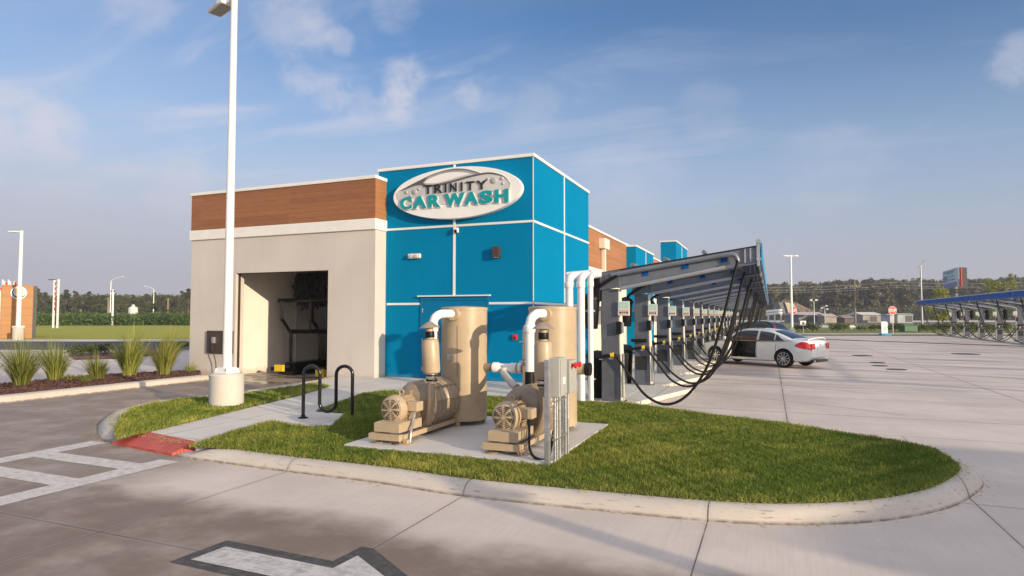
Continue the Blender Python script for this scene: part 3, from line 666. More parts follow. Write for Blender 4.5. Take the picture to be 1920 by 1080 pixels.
def oval_sign():
    t = thing('oval_sign', 'white oval sign reading TRINITY CAR WASH high on the blue wall', 'sign', (-8.07, YW, 5.32))
    cx, cz = -8.07, 5.32
    ell(cx, cz, 2.0, .72, YW-.22, YW-.03).build('sign_panel', M['signwhite'], t, bevel=.01)
    for bx0 in (cx-1, cx+.9): MB().box(bx0, bx0+.1, YW-.03, YW, cz-.2, cz+.2).build('bracket', M['steel'], t)
    y = YW-.222
    up = [(-9.95, 5.44), (-9.8, 5.52), (-9.5, 5.63), (-9.1, 5.77), (-8.75, 5.89), (-8.4, 5.97), (-8.1, 6.0), (-7.85, 5.98), (-7.6, 5.93), (-7.35, 5.84)]
    body = smoothpath(up, 5)+smoothpath([(-7.35, 5.80), (-7.0, 5.80), (-6.75, 5.74), (-6.52, 5.62), (-6.38, 5.44)], 5)+smoothpath([(-6.45, 5.06), (-7.4, 5.03), (-9.0, 5.02), (-9.75, 5.12), (-9.92, 5.3)], 5)
    plate(body, y-.012, y).build('car_shape', plain('sign_grey_gradient', (.56, .54, .53), .4, var=.12, scale=1.2), t)
    # roof / window / shoulder shapes
    win = smoothpath([(-9.05, 5.66), (-8.85, 5.78), (-8.5, 5.87), (-8.15, 5.90), (-7.85, 5.87), (-7.6, 5.80), (-7.9, 5.76), (-8.3, 5.68), (-8.7, 5.63), (-9.05, 5.66)], 4)[:-1]
    plate(win, y-.02, y-.012).build('window_shape', M['signwhite'], t)
    sh = smoothpath([(-9.85, 5.50), (-9.5, 5.60), (-9.15, 5.70), (-8.98, 5.80), (-9.1, 5.66), (-8.85, 5.60), (-8.5, 5.615), (-8.1, 5.67), (-7.6, 5.755), (-7.1, 5.80), (-6.8, 5.75), (-6.55, 5.64), (-6.38, 5.44)], 5)
    lo = [(p[0], p[1]-.045*math.sin(math.pi*min(1, (i+1)/len(sh)))-.012) for i, p in enumerate(sh)]
    mb = MB(); mb.grid([[(p[0], y-.026, p[1]) for p in sh], [(p[0], y-.026, p[1]) for p in lo]], flip=True).build('shoulder_line', M['silverdark'], t)
    tr = [(-9.6, 5.59), (-9.35, 5.68), (-9.05, 5.79), (-8.9, 5.84), (-9.02, 5.74), (-9.08, 5.67), (-9.0, 5.63), (-9.3, 5.62)]
    plate(tr, y-.03, y-.012).build('windscreen_shape', M['silverdark'], t)
    rl = smoothpath([(-9.75, 5.54), (-9.3, 5.71), (-8.8, 5.88), (-8.4, 5.96), (-8.1, 5.985), (-7.8, 5.96), (-7.5, 5.88), (-7.3, 5.81)], 5)
    MB().grid([[(p[0], y-.024, p[1]) for p in rl], [(p[0], y-.024, p[1]-.022) for p in rl]], flip=True).build('roof_line', M['silverdark'], t)
    MB().grid([[(p[0], y-.018, p[1]-.03) for p in rl], [(p[0], y-.018, p[1]-.075) for p in rl]], flip=True).build('roof_highlight', M['silver'], t)
    mb = MB()
    for bx, bz, r in ((-9.35, 5.44, .085), (-9.62, 5.44, .05), (-9.2, 5.5, .04), (-9.48, 5.33, .035), (-6.88, 5.56, .095), (-6.63, 5.6, .05), (-6.6, 5.46, .04), (-7.05, 5.62, .035)):
        mb.lathe([(0, -.03), (r*.6, -.026), (r*.92, -.012), (r, 0)], (bx, y-.012, bz), 'y', 16)
    mb.build('bubbles', M['silver'], t)
    YL = YW-.27
    def row(cells, z0, z1, y, depth, bold, mat, nm):
        mb = MB()
        for ch, x0, x1 in cells:
            b = place_text(ch, x0, x1, z0, z1, y, depth, bold); mb.add(b.v, b.f)
        return mb.build(nm, mat, t)
    TRN = [('T', -9.005, -8.778), ('R', -8.692, -8.444), ('I', -8.358, -8.307), ('N', -8.202, -7.992), ('I', -7.86, -7.81), ('T', -7.705, -7.445), ('Y', -7.384, -7.068)]
    CWN = [('C', -9.798, -9.421), ('A', -9.383, -8.939), ('R', -8.879, -8.491), ('W', -8.356, -7.737), ('A', -7.737, -7.323), ('S', -7.283, -6.894), ('H', -6.825, -6.428)]
    row(TRN, 5.345, 5.59, YW-.240, .03, .012, M['ink'], 'lettering')
    row(CWN, 4.945, 5.30, YW-.240, .035, .045, M['letter'], 'lettering')
    row([(c, a+.03, b+.03) for c, a, b in CWN], 4.925, 5.28, YW-.236, .02, .045, M['signwhite'], 'letter_backing')
oval_sign()
# ------------------------------------------------------------------ lamp post in the grass strip
def lamp_post(name, label, loc, h, base_h, base_r, r0, heads, group=None, head_len=.85):
    t = thing(name, label, 'lamp post', (loc[0], loc[1], 0), group); x, y = loc; z0 = .02
    if base_h: MB().lathe([(base_r, z0), (base_r, base_h-.03), (base_r-.03, base_h)], (x, y, 0), 'z', 40).build('concrete_base', M['concbase'], t, smooth=40)
    p = MB().box(x-r0*1.9, x+r0*1.9, y-r0*1.9, y+r0*1.9, base_h, base_h+.06).box(x-r0*1.5, x+r0*1.5, y-r0*1.5, y+r0*1.5, base_h+.06, base_h+.12).build('base_plate', M['wpaint'], t, bevel=.012)
    m = MB()
    for sx in (-1, 1):
        for sy in (-1, 1): m.cyl((x+sx*r0*1.6, y+sy*r0*1.6, base_h+.06), (x+sx*r0*1.6, y+sy*r0*1.6, base_h+.1), .02, n=6)
    m.build('bolt', M['steel'], p)
    MB().cyl((x, y, base_h+.1), (x, y, h), r0, r0*.72, 24).build('pole', M['wpaint'], t, smooth=40)
    for ang in heads:
        Mx = Matrix.Translation((x, y, h-.1)) @ Matrix.Rotation(ang, 4, 'Z')
        hd = MB().box(.05, .3, -.04, .04, -.02, .06, Mx).build('lamp_arm', M['wpaint'], t)
        s = head_len
        hh = MB().prism([(.28, -.2*s), (.28+.25*s, -.24*s), (.28+s, -.2*s), (.28+s, .2*s), (.28+.25*s, .24*s), (.28, .2*s)], -.03, .07, Mx).build('lamp_head', M['wpaint'], t, bevel=.02)
        MB().box(.34, .22+s, -.16*s, .16*s, -.038, -.032, Mx).build('lamp_lens', plain('grey_lens', (.25, .25, .22), .3) if 'grey_lens' not in bpy.data.materials else bpy.data.materials['grey_lens'], hh)
    return t
lamp_post('lamp_post', 'tallest white lamp post on a round concrete base by the wash bay', (-9.99, 9.46), 8.45, .76, .32, .088, [R(160)], head_len=.7)
# ------------------------------------------------------------------ bike rack
def bike_rack():
    t = thing('bike_rack', 'black looping tube bike rack bolted to the concrete pad', 'bike rack', (-7.15, 8.98, Z_ISL))
    A = np.array([-7.54, 8.82]); B = np.array([-6.75, 9.14]); u = (B-A)/np.linalg.norm(B-A); L = np.linalg.norm(B-A); r = L/6
    pts = [(0, Z_ISL-.02), (0, .88)]
    def arc(c, z, up):
        for k in range(1, 12):
            a = math.pi-math.pi*k/12; pts.append((c+r*math.cos(a), z+(1 if up else -1)*r*math.sin(a)))
    arc(r, .88, True); pts.append((2*r, .88)); pts.append((2*r, .38)); arc(3*r, .38, False); pts.append((4*r, .38)); pts.append((4*r, .88)); arc(5*r, .88, True); pts.append((6*r, .88)); pts.append((6*r, Z_ISL-.02))
    MB().tube([(A[0]+u[0]*s, A[1]+u[1]*s, z) for s, z in pts], .03, 14).build('tube', M['blackpaint'], t, smooth=60)
    for s in (0, 6*r): MB().lathe([(.085, 0), (.085, .012), (.04, .016), (.04, .05), (.0, .052)], (A[0]+u[0]*s, A[1]+u[1]*s, Z_ISL-.004), 'z', 20).build('foot_plate', M['blackpaint'], t)
bike_rack()
# ------------------------------------------------------------------ vacuum producers
def tank(cx, cy, label):
    t = thing('separator_tank', label, 'tank', (cx, cy, .17), 'tan separator tanks on the equipment pad'); r = .37; z0, z1 = .25, 2.03
    MB().lathe([(.0, z0), (r, z0), (r, z1-.04), (r+.008, z1-.04), (r+.008, z1), (r-.02, z1+.01), (0, z1+.03)], (cx, cy, 0), 'z', 56).build('drum', M['tan'], t, smooth=35)
    MB().box(cx+.06, cx+.068, cy-r*.995-.004, cy-r*.98, .95, 1.75).build('weld_seam', M['tandark'], t)
    MB().box(cx-.12, cx-.02, cy-r*.985-.006, cy-r*.9, 1.2, 1.3).build('rating_plate', M['steel'], t)
    for a in (40, 160, 280):
        x = cx+(r-.04)*math.cos(R(a)); y = cy+(r-.04)*math.sin(R(a)); MB().box(x-.03, x+.03, y-.03, y+.03, .175, .26).build('foot', M['tan'], t)
    m = MB(); m.box(cx-r-.03, cx-r+.03, cy-.25, cy-.21, .6, 1.75); d = m.build('door_seam', M['tandark'], t)
    for z in (1.2, 1.5): MB().tube([(cx-r-.08, cy-.26, z), (cx-r-.01, cy-.27, z), (cx-r+.05, cy-.29, z+.02)], .012, 6).lathe([(0, 0), (.02, .0), (.02, .03), (0, .035)], (cx-r+.03, cy-.31, z), 'y', 8).build('latch', M['steel'], t)
    MB().lathe([(.095, 0), (.095, .14)], (cx+.02, cy-r-.09, 1.92), 'y', 24).build('inlet_collar', M['tan'], t, smooth=40)
    return t
TL = tank(-4.61, 9.2, 'left tan cylindrical tank standing before the blue door')
TR = tank(-3.11, 9.24, 'tan cylindrical tank on the right beside the white riser pipes')
def blower(x0, label, tilt=0.):
    t = thing('vacuum_blower', label, 'blower', (x0, 7.3, .17), 'tan vacuum blower units on the equipment pad'); Z = .6
    # skid
    m = MB(); m.box(x0-.23, x0+.26, 7.24, 7.33, .225, .31).box(x0-.23, x0-.16, 7.33, 9.0, .235, .30).box(x0+.21, x0+.28, 7.33, 9.0, .235, .30).box(x0-.23, x0+.28, 8.9, 8.98, .24, .295)
    sk = m.build('skid_frame', M['tan'], t, bevel=.006)
    for fx in (-.13, .22):
        for fy in (7.32, 8.85): MB().lathe([(.075, .176), (.08, .19), (.02, .196), (.02, .235), (0, .24)], (x0+fx, fy, 0), 'z', 16).build('foot', M['tandark'], sk)
    MB().box(x0+.25, x0+.32, 7.34, 7.4, .178, .234).box(x0+.20, x0+.38, 7.3, 7.44, .175, .182).build('foot', M['tan'], sk)
    MB().box(x0-.16, x0+.24, 7.27, 7.33, .33, .45).box(x0-.16, x0+.24, 7.33, 7.86, .43, .455).box(x0+.21, x0+.24, 7.33, 7.86, .33, .43).box(x0-.19, x0-.16, 7.33, 7.86, .33, .43).build('motor_stand', M['tan'], t, bevel=.004)
    # motor
    xs0 = x0; x0 = x0-.03
    mo = MB().lathe([(.0, 7.47), (.12, 7.472), (.165, 7.49), (.19, 7.53), (.195, 7.60), (.175, 7.61), (.165, 7.64), (.165, 7.9), (.14, 7.93), (.05, 7.95), (.05, 8.05), (0, 8.05)], (x0, 0, Z), 'y', 40).build('motor', M['tan'], t, smooth=35)
    m = MB()
    for k in range(40):
        a = 2*math.pi*k/40
        if abs(math.sin(a)) > .93 and math.sin(a) < 0: continue
        Mx = Matrix.Translation((x0, 7.64, Z)) @ Matrix.Rotation(a, 4, 'Y'); m.box(.16, .19, 0, .24, -.004, .004, Mx)
    m.build('cooling_fins', M['tan'], mo)
    # fan cover with slots
    m = MB()
    for rr in (.040, .064, .088, .112, .136):
        for q in range(8):
            a0 = q*math.pi/4+.09+.012/rr; a1 = (q+1)*math.pi/4-.09
            pts = []
            for k in range(7): a = a0+(a1-a0)*k/6; pts.append((x0+rr*math.cos(a), 7.470+max(0, rr-.115)*.28, Z+rr*math.sin(a)))
            m.tube([(p[0], p[1]-.003, p[2]) for p in pts], .0052, 4)
    m.build('fan_slots', M['black'], mo)
    m = MB()
    for a in (45, 135, 225, 315): m.lathe([(0, -.012), (.012, -.01), (.012, .01)], (x0+.165*math.cos(R(a)), 7.50, Z+.165*math.sin(R(a))), 'y', 8)
    m.build('cover_bolt', M['steel'], mo)
    MB().tube([(x0+.035*math.cos(a), 7.75, Z+.215+.035*math.sin(a)) for a in [2*math.pi*k/14 for k in range(15)]], .01, 8).build('lifting_eye', M['tan'], mo)
    for fx in (-.16, .08): MB().box(x0+fx, x0+fx+.08, 7.62, 7.88, Z-.18, Z-.10).build('motor_foot', M['tandark'], mo)
    jb = MB().box(x0+.17, x0+.33, 7.62, 7.80, Z-.03, Z+.10).build('junction_box', M['tan'], mo, bevel=.008)
    MB().tube(smoothpath([(x0+.28, 7.66, Z-.03), (x0+.30, 7.58, Z-.14), (x0+.34, 7.46, Z-.26), (x0+.35, 7.42, .22), (x0+.35, 7.42, .18)] if x0 < -4 else [(x0+.28, 7.66, Z-.03), (x0+.32, 7.55, Z-.2), (x0+.40, 7.36, .25), (x0+.55, 7.18, .19), (x0+.68, 7.25, .2), (x0+.70, 7.4, .5)], 6), .017, 10).build('flexible_conduit', M['black'] if x0 > -4 else M['steel'], t, smooth=60)
    # multistage housing
    x0 = xs0
    pr = [(.0, 8.0), (.18, 8.0), (.26, 8.03)]
    y = 8.05
    for k in range(6): pr += [(.33, y), (.345, y+.02), (.345, y+.05), (.325, y+.075), (.30, y+.09), (.30, y+.11)]; y += .125
    pr += [(.33, y), (.29, y+.05), (.16, y+.08), (0, y+.08)]
    hs = MB().lathe(pr, (x0+.04, 0, Z), 'y', 44).build('blower_housing', M['tandark'], t, smooth=40)
    m = MB()
    for k in range(10):
        a = R(36*k+10); m.cyl((x0+.04+.348*math.cos(a), 8.06, Z+.348*math.sin(a)), (x0+.04+.348*math.cos(a), 8.82, Z+.348*math.sin(a)), .009, n=6)
    m.build('tie_rod', M['tandark'], hs)
    MB().box(x0-.10, x0+.0, 7.92, 8.02, Z-.2, Z+.22).box(x0-.14, x0+.22, 8.0, 8.9, .30, .36).build('bearing_bracket', M['tandark'], hs)
    ix = x0+.33
    MB().tube(smoothpath([(ix, 7.98, 1.0), (ix, 7.98, .8), (ix-.01, 7.98, .62), (ix-.06, 8.02, .42), (ix-.18, 8.06, .30)], 5), .065, 18).build('intake_pipe', M['tandark'], t, smooth=60)
    fl = thing_part = MB().lathe([(.072, .95), (.078, .96), (.078, 1.07), (.07, 1.075)], (ix, 7.98, 0), 'z', 22).build('silver_coupling', M['chrome'], t, smooth=40)
    MB().lathe([(.081, .965), (.083, .98), (.081, .99)], (ix, 7.98, 0), 'z', 22).lathe([(.081, 1.035), (.083, 1.045), (.081, 1.055)], (ix, 7.98, 0), 'z', 22).build('clamp', M['black'], fl)
    Mx = Matrix.Translation((ix, 7.98, 1.06)) @ Matrix.Rotation(tilt, 4, 'Y')
    def LT(pr): 
        b = MB().lathe(pr, (0, 0, 0), 'z', 32); b.v = [tuple(Mx @ Vector(v)) for v in b.v]; return b
    ca = LT([(.06, 0), (.115, .02), (.125, .06), (.125, .44), (.11, .49), (.06, .51), (.06, .53)]).build('silencer', M['tan'], t, smooth=35)
    LT([(.066, .525), (.068, .53), (.068, .61), (.066, .615)]).build('rubber_sleeve', M['black'], ca, smooth=35)
    LT([(.055, .61), (.055, .68), (.0, .69)]).build('neck', M['tan'], ca, smooth=35)
    LT([(.15, .665), (.152, .67), (.05, .745), (0, .76)]).build('rain_cap', M['tandark'], ca, smooth=25)
    return t
blower(-4.85, 'tan vacuum blower with round motor on the left of the pad, silencer tilted', -.06)
blower(-3.15, 'tan vacuum blower with round motor on the right of the pad, behind the control boxes')
def elbow_pipe(px, tx, label):
    t = thing('exhaust_pipe', label, 'pipe', (px, 8.5, 1.0), 'white pipes from blowers to tanks')
    MB().tube([(px, 8.5, .9), (px, 8.5, 1.1)], .07, 20).build('rubber_coupling', M['black'], t, smooth=50)
    MB().tube([(px, 8.5, 1.1), (px, 8.5, 1.72)]+smoothpath([(px, 8.5, 1.76), (px+.02, 8.52, 1.86), (px+.06, 8.58, 1.915), (px+(tx-px)*.5, 8.66, 1.93), (tx, 8.78, 1.93)], 6), .066, 22).build('riser', M['pvc'], t, smooth=60)
    MB().lathe([(.078, 0), (.082, .01), (.082, .10), (.078, .11)], (px, 8.5, 1.66), 'z', 22).build('elbow_collar', M['pvc'], t, smooth=40)
elbow_pipe(-4.80, -4.60, 'white elbow pipe entering the top of the left tan tank')
elbow_pipe(-3.21, -3.09, 'white elbow pipe entering the top of the right tan tank')
def manifold():
    t = thing('manifold_pipe', 'pale pipe with tee fitting linking the two tan tanks', 'pipe', (-3.8, 9.2, 1.08))
    MB().cyl((-4.26, 9.2, 1.08), (-4.05, 9.2, 1.08), .062).build('tan_stub', M['tandark'], t, smooth=50); MB().cyl((-3.72, 9.2, 1.08), (-3.46, 9.2, 1.08), .075).build('tan_stub', M['tandark'], t, smooth=50)
    MB().lathe([(.07, -4.1), (.082, -4.09), (.082, -4.0), (.068, -3.98), (.068, -3.8), (.082, -3.79), (.082, -3.7), (.075, -3.69)], (0, 9.2, 1.08), 'x', 24).build('tee_fitting', M['pvc'], t, smooth=45)
    MB().lathe([(.07, -3.66), (.088, -3.655), (.088, -3.6), (.07, -3.595)], (0, 9.2, 1.08), 'x', 24).build('flange', M['pvc'], t, smooth=45)
    MB().tube(smoothpath([(-3.92, 9.18, 1.06), (-3.86, 9.1, .99), (-3.6, 8.75, .9), (-3.45, 8.6, .85)], 5), .055, 16).build('branch_pipe', plain('greyed_pvc', (.55, .50, .46), .4), t, smooth=60)
    s = thing('outlet_stub', 'short tan pipe stub with black cap on the right side of the right tank', 'pipe', (-2.65, 9.2, 1.1))
    MB().cyl((-2.76, 9.2, 1.1), (-2.58, 9.2, 1.1), .085, n=26).build('stub', M['tan'], s, smooth=50)
    MB().cyl((-2.58, 9.2, 1.1), (-2.50, 9.2, 1.1), .098, n=26).build('cap', M['rubber'], s, smooth=50)
manifold()
def control_stand():
    t = thing('control_stand', 'grey electrical boxes with two red buttons on a strut stand at the pad corner', 'control panel', (-2.44, 7.3, .14))
    MB().box(-2.475, -2.415, 7.03, 7.09, .12, 1.38).box(-2.49, -2.45, 7.7, 7.74, .12, 1.36).box(-2.50, -2.46, 7.09, 7.7, .92, .96).box(-2.50, -2.46, 7.09, 7.7, 1.28, 1.32).box(-2.50, -2.47, 7.09, 7.7, .42, .45).build('strut_frame', M['steel'], t, bevel=.004)
    b = MB().box(-2.455, -2.325, 7.16, 7.44, .93, 1.395).build('control_box', plain('grey_enclosure', (.40, .40, .37), .45, var=.04), t, bevel=.01)
    MB().box(-2.324, -2.316, 7.18, 7.42, .96, 1.37).build('box_door', bpy.data.materials['grey_enclosure'], b, bevel=.003)
    MB().box(-2.318, -2.312, 7.26, 7.34, 1.08, 1.16).build('warning_label', M['signwhite'], b)
    b2 = MB().box(-2.455, -2.32, 7.56, 7.86, .93, 1.34).build('control_box', bpy.data.materials['grey_enclosure'], t, bevel=.01)
    for y in (7.62, 7.80): MB().lathe([(.0, .075), (.035, .07), (.04, .05), (.03, .035), (.02, .03), (.02, .0)], (-2.32, y, 1.28), 'x', 18).build('red_button', M['red'], b2, smooth=40)
    for y in (7.2, 7.28, 7.38, 7.62, 7.72): MB().cyl((-2.40, y, .12), (-2.40, y, .93), .018, n=12).build('conduit', M['steel'], t, smooth=60)
    for z in (.43, .88): MB().box(-2.42, -2.375, 7.15, 7.58, z-.012, z+.012).build('clamp_bar', M['steel'], t)
control_stand()
for i, (x, z1, r, lb) in enumerate(((-3.87, 2.6, .082, 'white riser pipe nearest the blue wall, half hidden by the right tank'), (-3.62, 2.6, .078, 'white riser pipe in the middle beside the right tank'), (-3.42, 2.62, .055, 'thin white riser pipe on the right next to the first vacuum column'))):
    t = thing('riser_pipe', lb, 'pipe', (x, 12.6, .13), 'white riser pipes by the canopy'); MB().tube([(x, 12.6, .1), (x, 12.6, z1)], r, 20).build('pipe', M['pvc'], t, smooth=60)
    MB().tube(smoothpath([(x, 12.6, z1-.02), (x+.01, 12.61, z1+.07), (x+.07, 12.64, z1+.12), (x+.2, 12.7, z1+.13)], 4), r*1.12, 18).lathe([(r*1.2, 0), (r*1.25, .01), (r*1.25, .10), (r*1.2, .11)], (x, 12.6, z1-.12), 'z', 20).build('elbow', M['pvc'], t, smooth=60)
    MB().box(x-r*1.4, x+r*1.4, 12.6+r, 12.6+r+.03, 1.98, 2.02).box(x-r*1.4, x+r*1.4, 12.6+r, 12.6+r+.03, .58, .62).build('clamp', M['steel'], t)
t = thing('header_pipe', 'white horizontal pipe joining the risers to the vacuum canopy', 'pipe', (-3.6, 12.72, 2.7))
MB().tube([(-3.95, 12.72, 2.74), (-3.3, 12.72, 2.78)], .085, 20).build('pipe', M['pvc'], t, smooth=60); MB().lathe([(.1, 0), (.1, .12)], (-3.42, 12.72, 2.775), 'x', 20).build('collar', M['pvc'], t, smooth=50)
MB().box(-3.5, -3.3, 12.9, 13.1, 2.2, 2.7).build('valve_box', M['black'], t, bevel=.02)
# ------------------------------------------------------------------ vacuum stations
ORD = ['first', 'second', 'third', 'fourth', 'fifth', 'sixth', 'seventh', 'eighth', 'ninth', 'tenth', 'eleventh', 'twelfth', 'thirteenth', 'fourteenth', 'fifteenth', 'sixteenth']
def hose(pts, r=.026): return MB().tube(smoothpath(pts, 7), r, 10)
def station(label, first, bay, mir=1, group='vacuum stations in the long left row'):
    t = thing('vacuum_station', label, 'vacuum station', (0, 0, 0), group); z0 = .1
    X = lambda x: x*mir
    def bx(m, x0, x1, *a): return m.box(min(X(x0), X(x1)), max(X(x0), X(x1)), *a)
    # column: wider and deeper toward the foot
    v = [(X(-.24), 0, z0), (X(.16), 0, z0), (X(.16), .34, z0), (X(-.24), .34, z0), (X(-.23), .02, 2.46), (X(.12), .02, 2.46), (X(.12), .20, 2.46), (X(-.23), .20, 2.46)]
    fs = [(3, 2, 1, 0), (4, 5, 6, 7), (0, 1, 5, 4), (1, 2, 6, 5), (2, 3, 7, 6), (3, 0, 4, 7)]
    if mir < 0: fs = [f[::-1] for f in fs]
    MB().add(v, fs).build('column', M['slate'], t, bevel=.008)
    v = [(X(.163), .0, z0), (X(.185), .0, z0), (X(.185), .36, z0), (X(.163), .36, z0), (X(.123), .02, 2.44), (X(.145), .02, 2.44), (X(.145), .22, 2.44), (X(.123), .22, 2.44)]
    MB().add(v, fs).build('side_panel', M['cream'], t)
    bp = bx(MB(), -.27, .24, -.03, .38, .08, z0+.02).build('base_plate', M['lightgrey'], t, bevel=.004)
    m = MB()
    for x in (-.25, .21):
        for y in (-.01, .35): m.cyl((X(x), y, z0+.02), (X(x), y, z0+.05), .018, n=6)
    m.build('bolt', M['steel'], bp)
    # arm: web and flanges
    def armz(x): return 2.44+(x+.24)/3.06*.48, 2.80+(x+.24)/3.06*.44
    a0, a1 = armz(-.24); b0, b1 = armz(2.82)
    def slab(x0, x1, y0, y1, f0, f1):
        p = armz(x0); q = armz(x1); lo = lambda z, f: z[0]+(z[1]-z[0])*f
        v = [(X(x0), y0, lo(p, f0)), (X(x1), y0, lo(q, f0)), (X(x1), y1, lo(q, f0)), (X(x0), y1, lo(p, f0)), (X(x0), y0, lo(p, f1)), (X(x1), y0, lo(q, f1)), (X(x1), y1, lo(q, f1)), (X(x0), y1, lo(p, f1))]
        return MB().add(v, fs)
    ar = slab(-.24, 2.82, .04, .16, 0, 1).build('arm', M['armgrey'], t, bevel=.004)
    slab(-.26, 2.83, -.02, .22, .99, 1.035).build('top_flange', M['trim'], ar)
    slab(.1, 2.8, -.0, .20, -.03, .0).build('bottom_flange', M['armgrey'], ar)
    slab(-.28, .16, -.03, .04, -.02, 1).build('gusset', M['slate'], ar, bevel=.006)
    for x in (.62, 1.42, 2.16): slab(x, x+.13, .028, .039, .38, .66).build('blue_port', M['fascia'], ar)
    slab(2.60, 2.63, .0, .04, .1, .95).build('stiffener', M['lightgrey'], ar); slab(2.70, 2.73, .0, .04, .1, .95).build('stiffener', M['lightgrey'], ar)
    # tubes
    MB().tube([(X(.0), -.07, 2.74), (X(2.2), -.07, 3.075)]+smoothpath([(X(2.3), -.07, 3.09), (X(2.42), -.07, 3.08), (X(2.475), -.07, 3.0), (X(2.48), -.07, 2.94)], 5)[1:], .045, 14).build('vacuum_tube', M['armgrey'], t, smooth=60)
    MB().tube([(X(.18), -.05, 2.46), (X(2.25), -.05, 2.845)], .038, 12).build('air_tube', M['lightgrey'], t, smooth=60)
    # purlins running to the next arm, blue fascia and awning strip
    for x in (.42, 1.1, 1.85):
        z = armz(x)[1]+.06; MB().cyl((X(x), -.03, z), (X(x), bay-.04, z), .04, n=14).build('purlin', M['armgrey'], t, smooth=50)
    pl = bx(MB(), 2.825, 2.88, -.02, .18, 2.86, 3.32).build('end_plate', M['lightgrey'], t, bevel=.004)
    for z in (3.33, 2.99): MB().cyl((X(2.86), -.06, z), (X(2.86), bay-.07, z), .042, n=16).build('edge_tube', M['lightgrey'], t, smooth=50)
    bx(MB(), 2.90, 2.925, .0, bay-(.06 if mir > 0 else .22), 2.90 if mir > 0 else 2.96, 3.30).build('fascia_panel', M['fascia2'] if mir > 0 else M['fascia'], t)
    q0 = armz(2.1)[1]-.09; q1 = armz(2.8)[1]-.09
    MB().add([(X(2.1), .24, q0), (X(2.8), .24, q1), (X(2.8), bay-.03, q1), (X(2.1), bay-.03, q0), (X(2.1), .24, q0+.02), (X(2.8), .24, q1+.02), (X(2.8), bay-.03, q1+.02), (X(2.1), bay-.03, q0+.02)], fs).build('awning_panel', M['fascia'], t)
    # sign board, box, coil, nozzle
    sb = bx(MB(), .13, .37, -.05, -.03, 1.90, 2.20).build('sign_board', M['signwhite'], t, bevel=.004)
    bx(MB(), .14, .36, -.056, -.051, 2.05, 2.19).build('sign_panel', M['mint'], sb)
    bx(MB(), .14, .36, -.056, -.051, 2.005, 2.03).build('sign_stripe', M['orangesign'], sb); bx(MB(), .14, .36, -.056, -.051, 1.91, 1.93).build('sign_stripe', M['orangesign'], sb)
    m = MB()
    for k, (a, c) in enumerate(((.16, .20), (.215, .235), (.25, .28), (.30, .345))): bx(m, a, c, -.056, -.051, 1.945, 1.99)
    m.build('sign_symbol', M['silverdark'], sb)
    pb = bx(MB(), .10, .20, -.09, -.0, 1.52, 1.78).build('coin_box', M['black'], t, bevel=.012); bx(MB(), .20, .25, -.07, -.03, 1.54, 1.76).build('scent_box', M['lightgrey'], t, bevel=.008)
    co = [(X(.23+.028*math.cos(a)), -.05+.028*math.sin(a), 1.12-.9*a/(2*math.pi*34)) for a in [2*math.pi*34*k/272 for k in range(273)]]
    co += [(X(.25), -.06, .20), (X(.28), -.06, .21), (X(.29), -.06, .3), (X(.28), -.05, .7), (X(.2), -.02, 1.12)]
    MB().tube(co, .0075, 5).build('coiled_air_hose', plain('grey_coil', (.25, .30, .32), .4) if 'grey_coil' not in bpy.data.materials else bpy.data.materials['grey_coil'], t, smooth=60)
    nz = MB().tube([(X(-.34), -.10, 1.02), (X(-.05), -.10, 1.08), (X(.0), -.10, 1.09)], [.034, .034, .03], 14).build('nozzle', M['black'], t, smooth=40)
    MB().tube([(X(-.02), -.10, 1.085), (X(.05), -.10, 1.10)], .046, 14).build('nozzle_grip', M['yellow'], nz, smooth=40)
    MB().box(-.06, .02, -.1, 0, 1.0, 1.03).box(-.26, -.2, -.11, 0, .985, 1.0).build('nozzle_holder', M['steel'], t)
    # separator canister hung behind the column and its inlet hose
    MB().lathe([(.0, 1.62), (.12, 1.62), (.13, 1.64), (.175, 2.22), (.19, 2.23), (.19, 2.28), (.13, 2.36), (.03, 2.40), (0, 2.40)], (X(-.46), .06, 0), 'z', 26).build('canister', M['black'], t, smooth=35)
    MB().tube(smoothpath([(X(-.42), .08, 2.34), (X(-.38), .0, 2.42), (X(-.2), -.06, 2.55), (X(.12), -.08, 2.74)], 5), .038, 10).build('canister_hose', M['rubber'], t, smooth=60)
    bx(MB(), -.3, -.22, .05, .11, 2.0, 2.1).build('canister_bracket', M['steel'], t)
    if not first:
        bx(MB(), -.30, .10, -.12, .0, 1.22, 1.30).build('tool_tray', M['black'], t, bevel=.01)
        bx(MB(), -.2, .08, -.006, -.001, .5, .85).build('mat_clip_plate', M['trim'], t)
    # hoses
    H1 = [(.05, 1.10), (.09, 1.07), (.20, .92), (.42, .62), (.66, .32), (.90, .17), (1.12, .135), (1.36, .22), (1.62, .46), (1.88, .88), (2.08, 1.42), (2.24, 2.0), (2.38, 2.55), (2.47, 2.9), (2.48, 2.97)]
    hose([(X(x), -.09+.02*math.sin(x*2), z) for x, z in H1], .027).build('vacuum_hose', M['rubber'], t, smooth=60)
    if not first:
        H2 = [(.05, 1.12), (.12, 1.06), (.36, .80), (.62, .5), (.86, .30), (1.12, .19), (1.36, .20), (1.62, .36), (1.86, .72), (2.06, 1.2), (2.2, 1.75), (2.34, 2.4), (2.42, 2.85), (2.44, 2.97)]
        hose([(X(x), .10+.03*math.sin(x*3), z+.02) for x, z in H2], .025).build('vacuum_hose', M['rubber'], t, smooth=60)
    return t
st1 = station('vacuum station nearest the lawn with one looping black hose', True, BAY); st1.location = (-3.05, 12.95, 0)
st2 = station('second vacuum station from the lawn with two black hoses', False, BAY); st2.location = (-3.05, 12.95+BAY, 0)
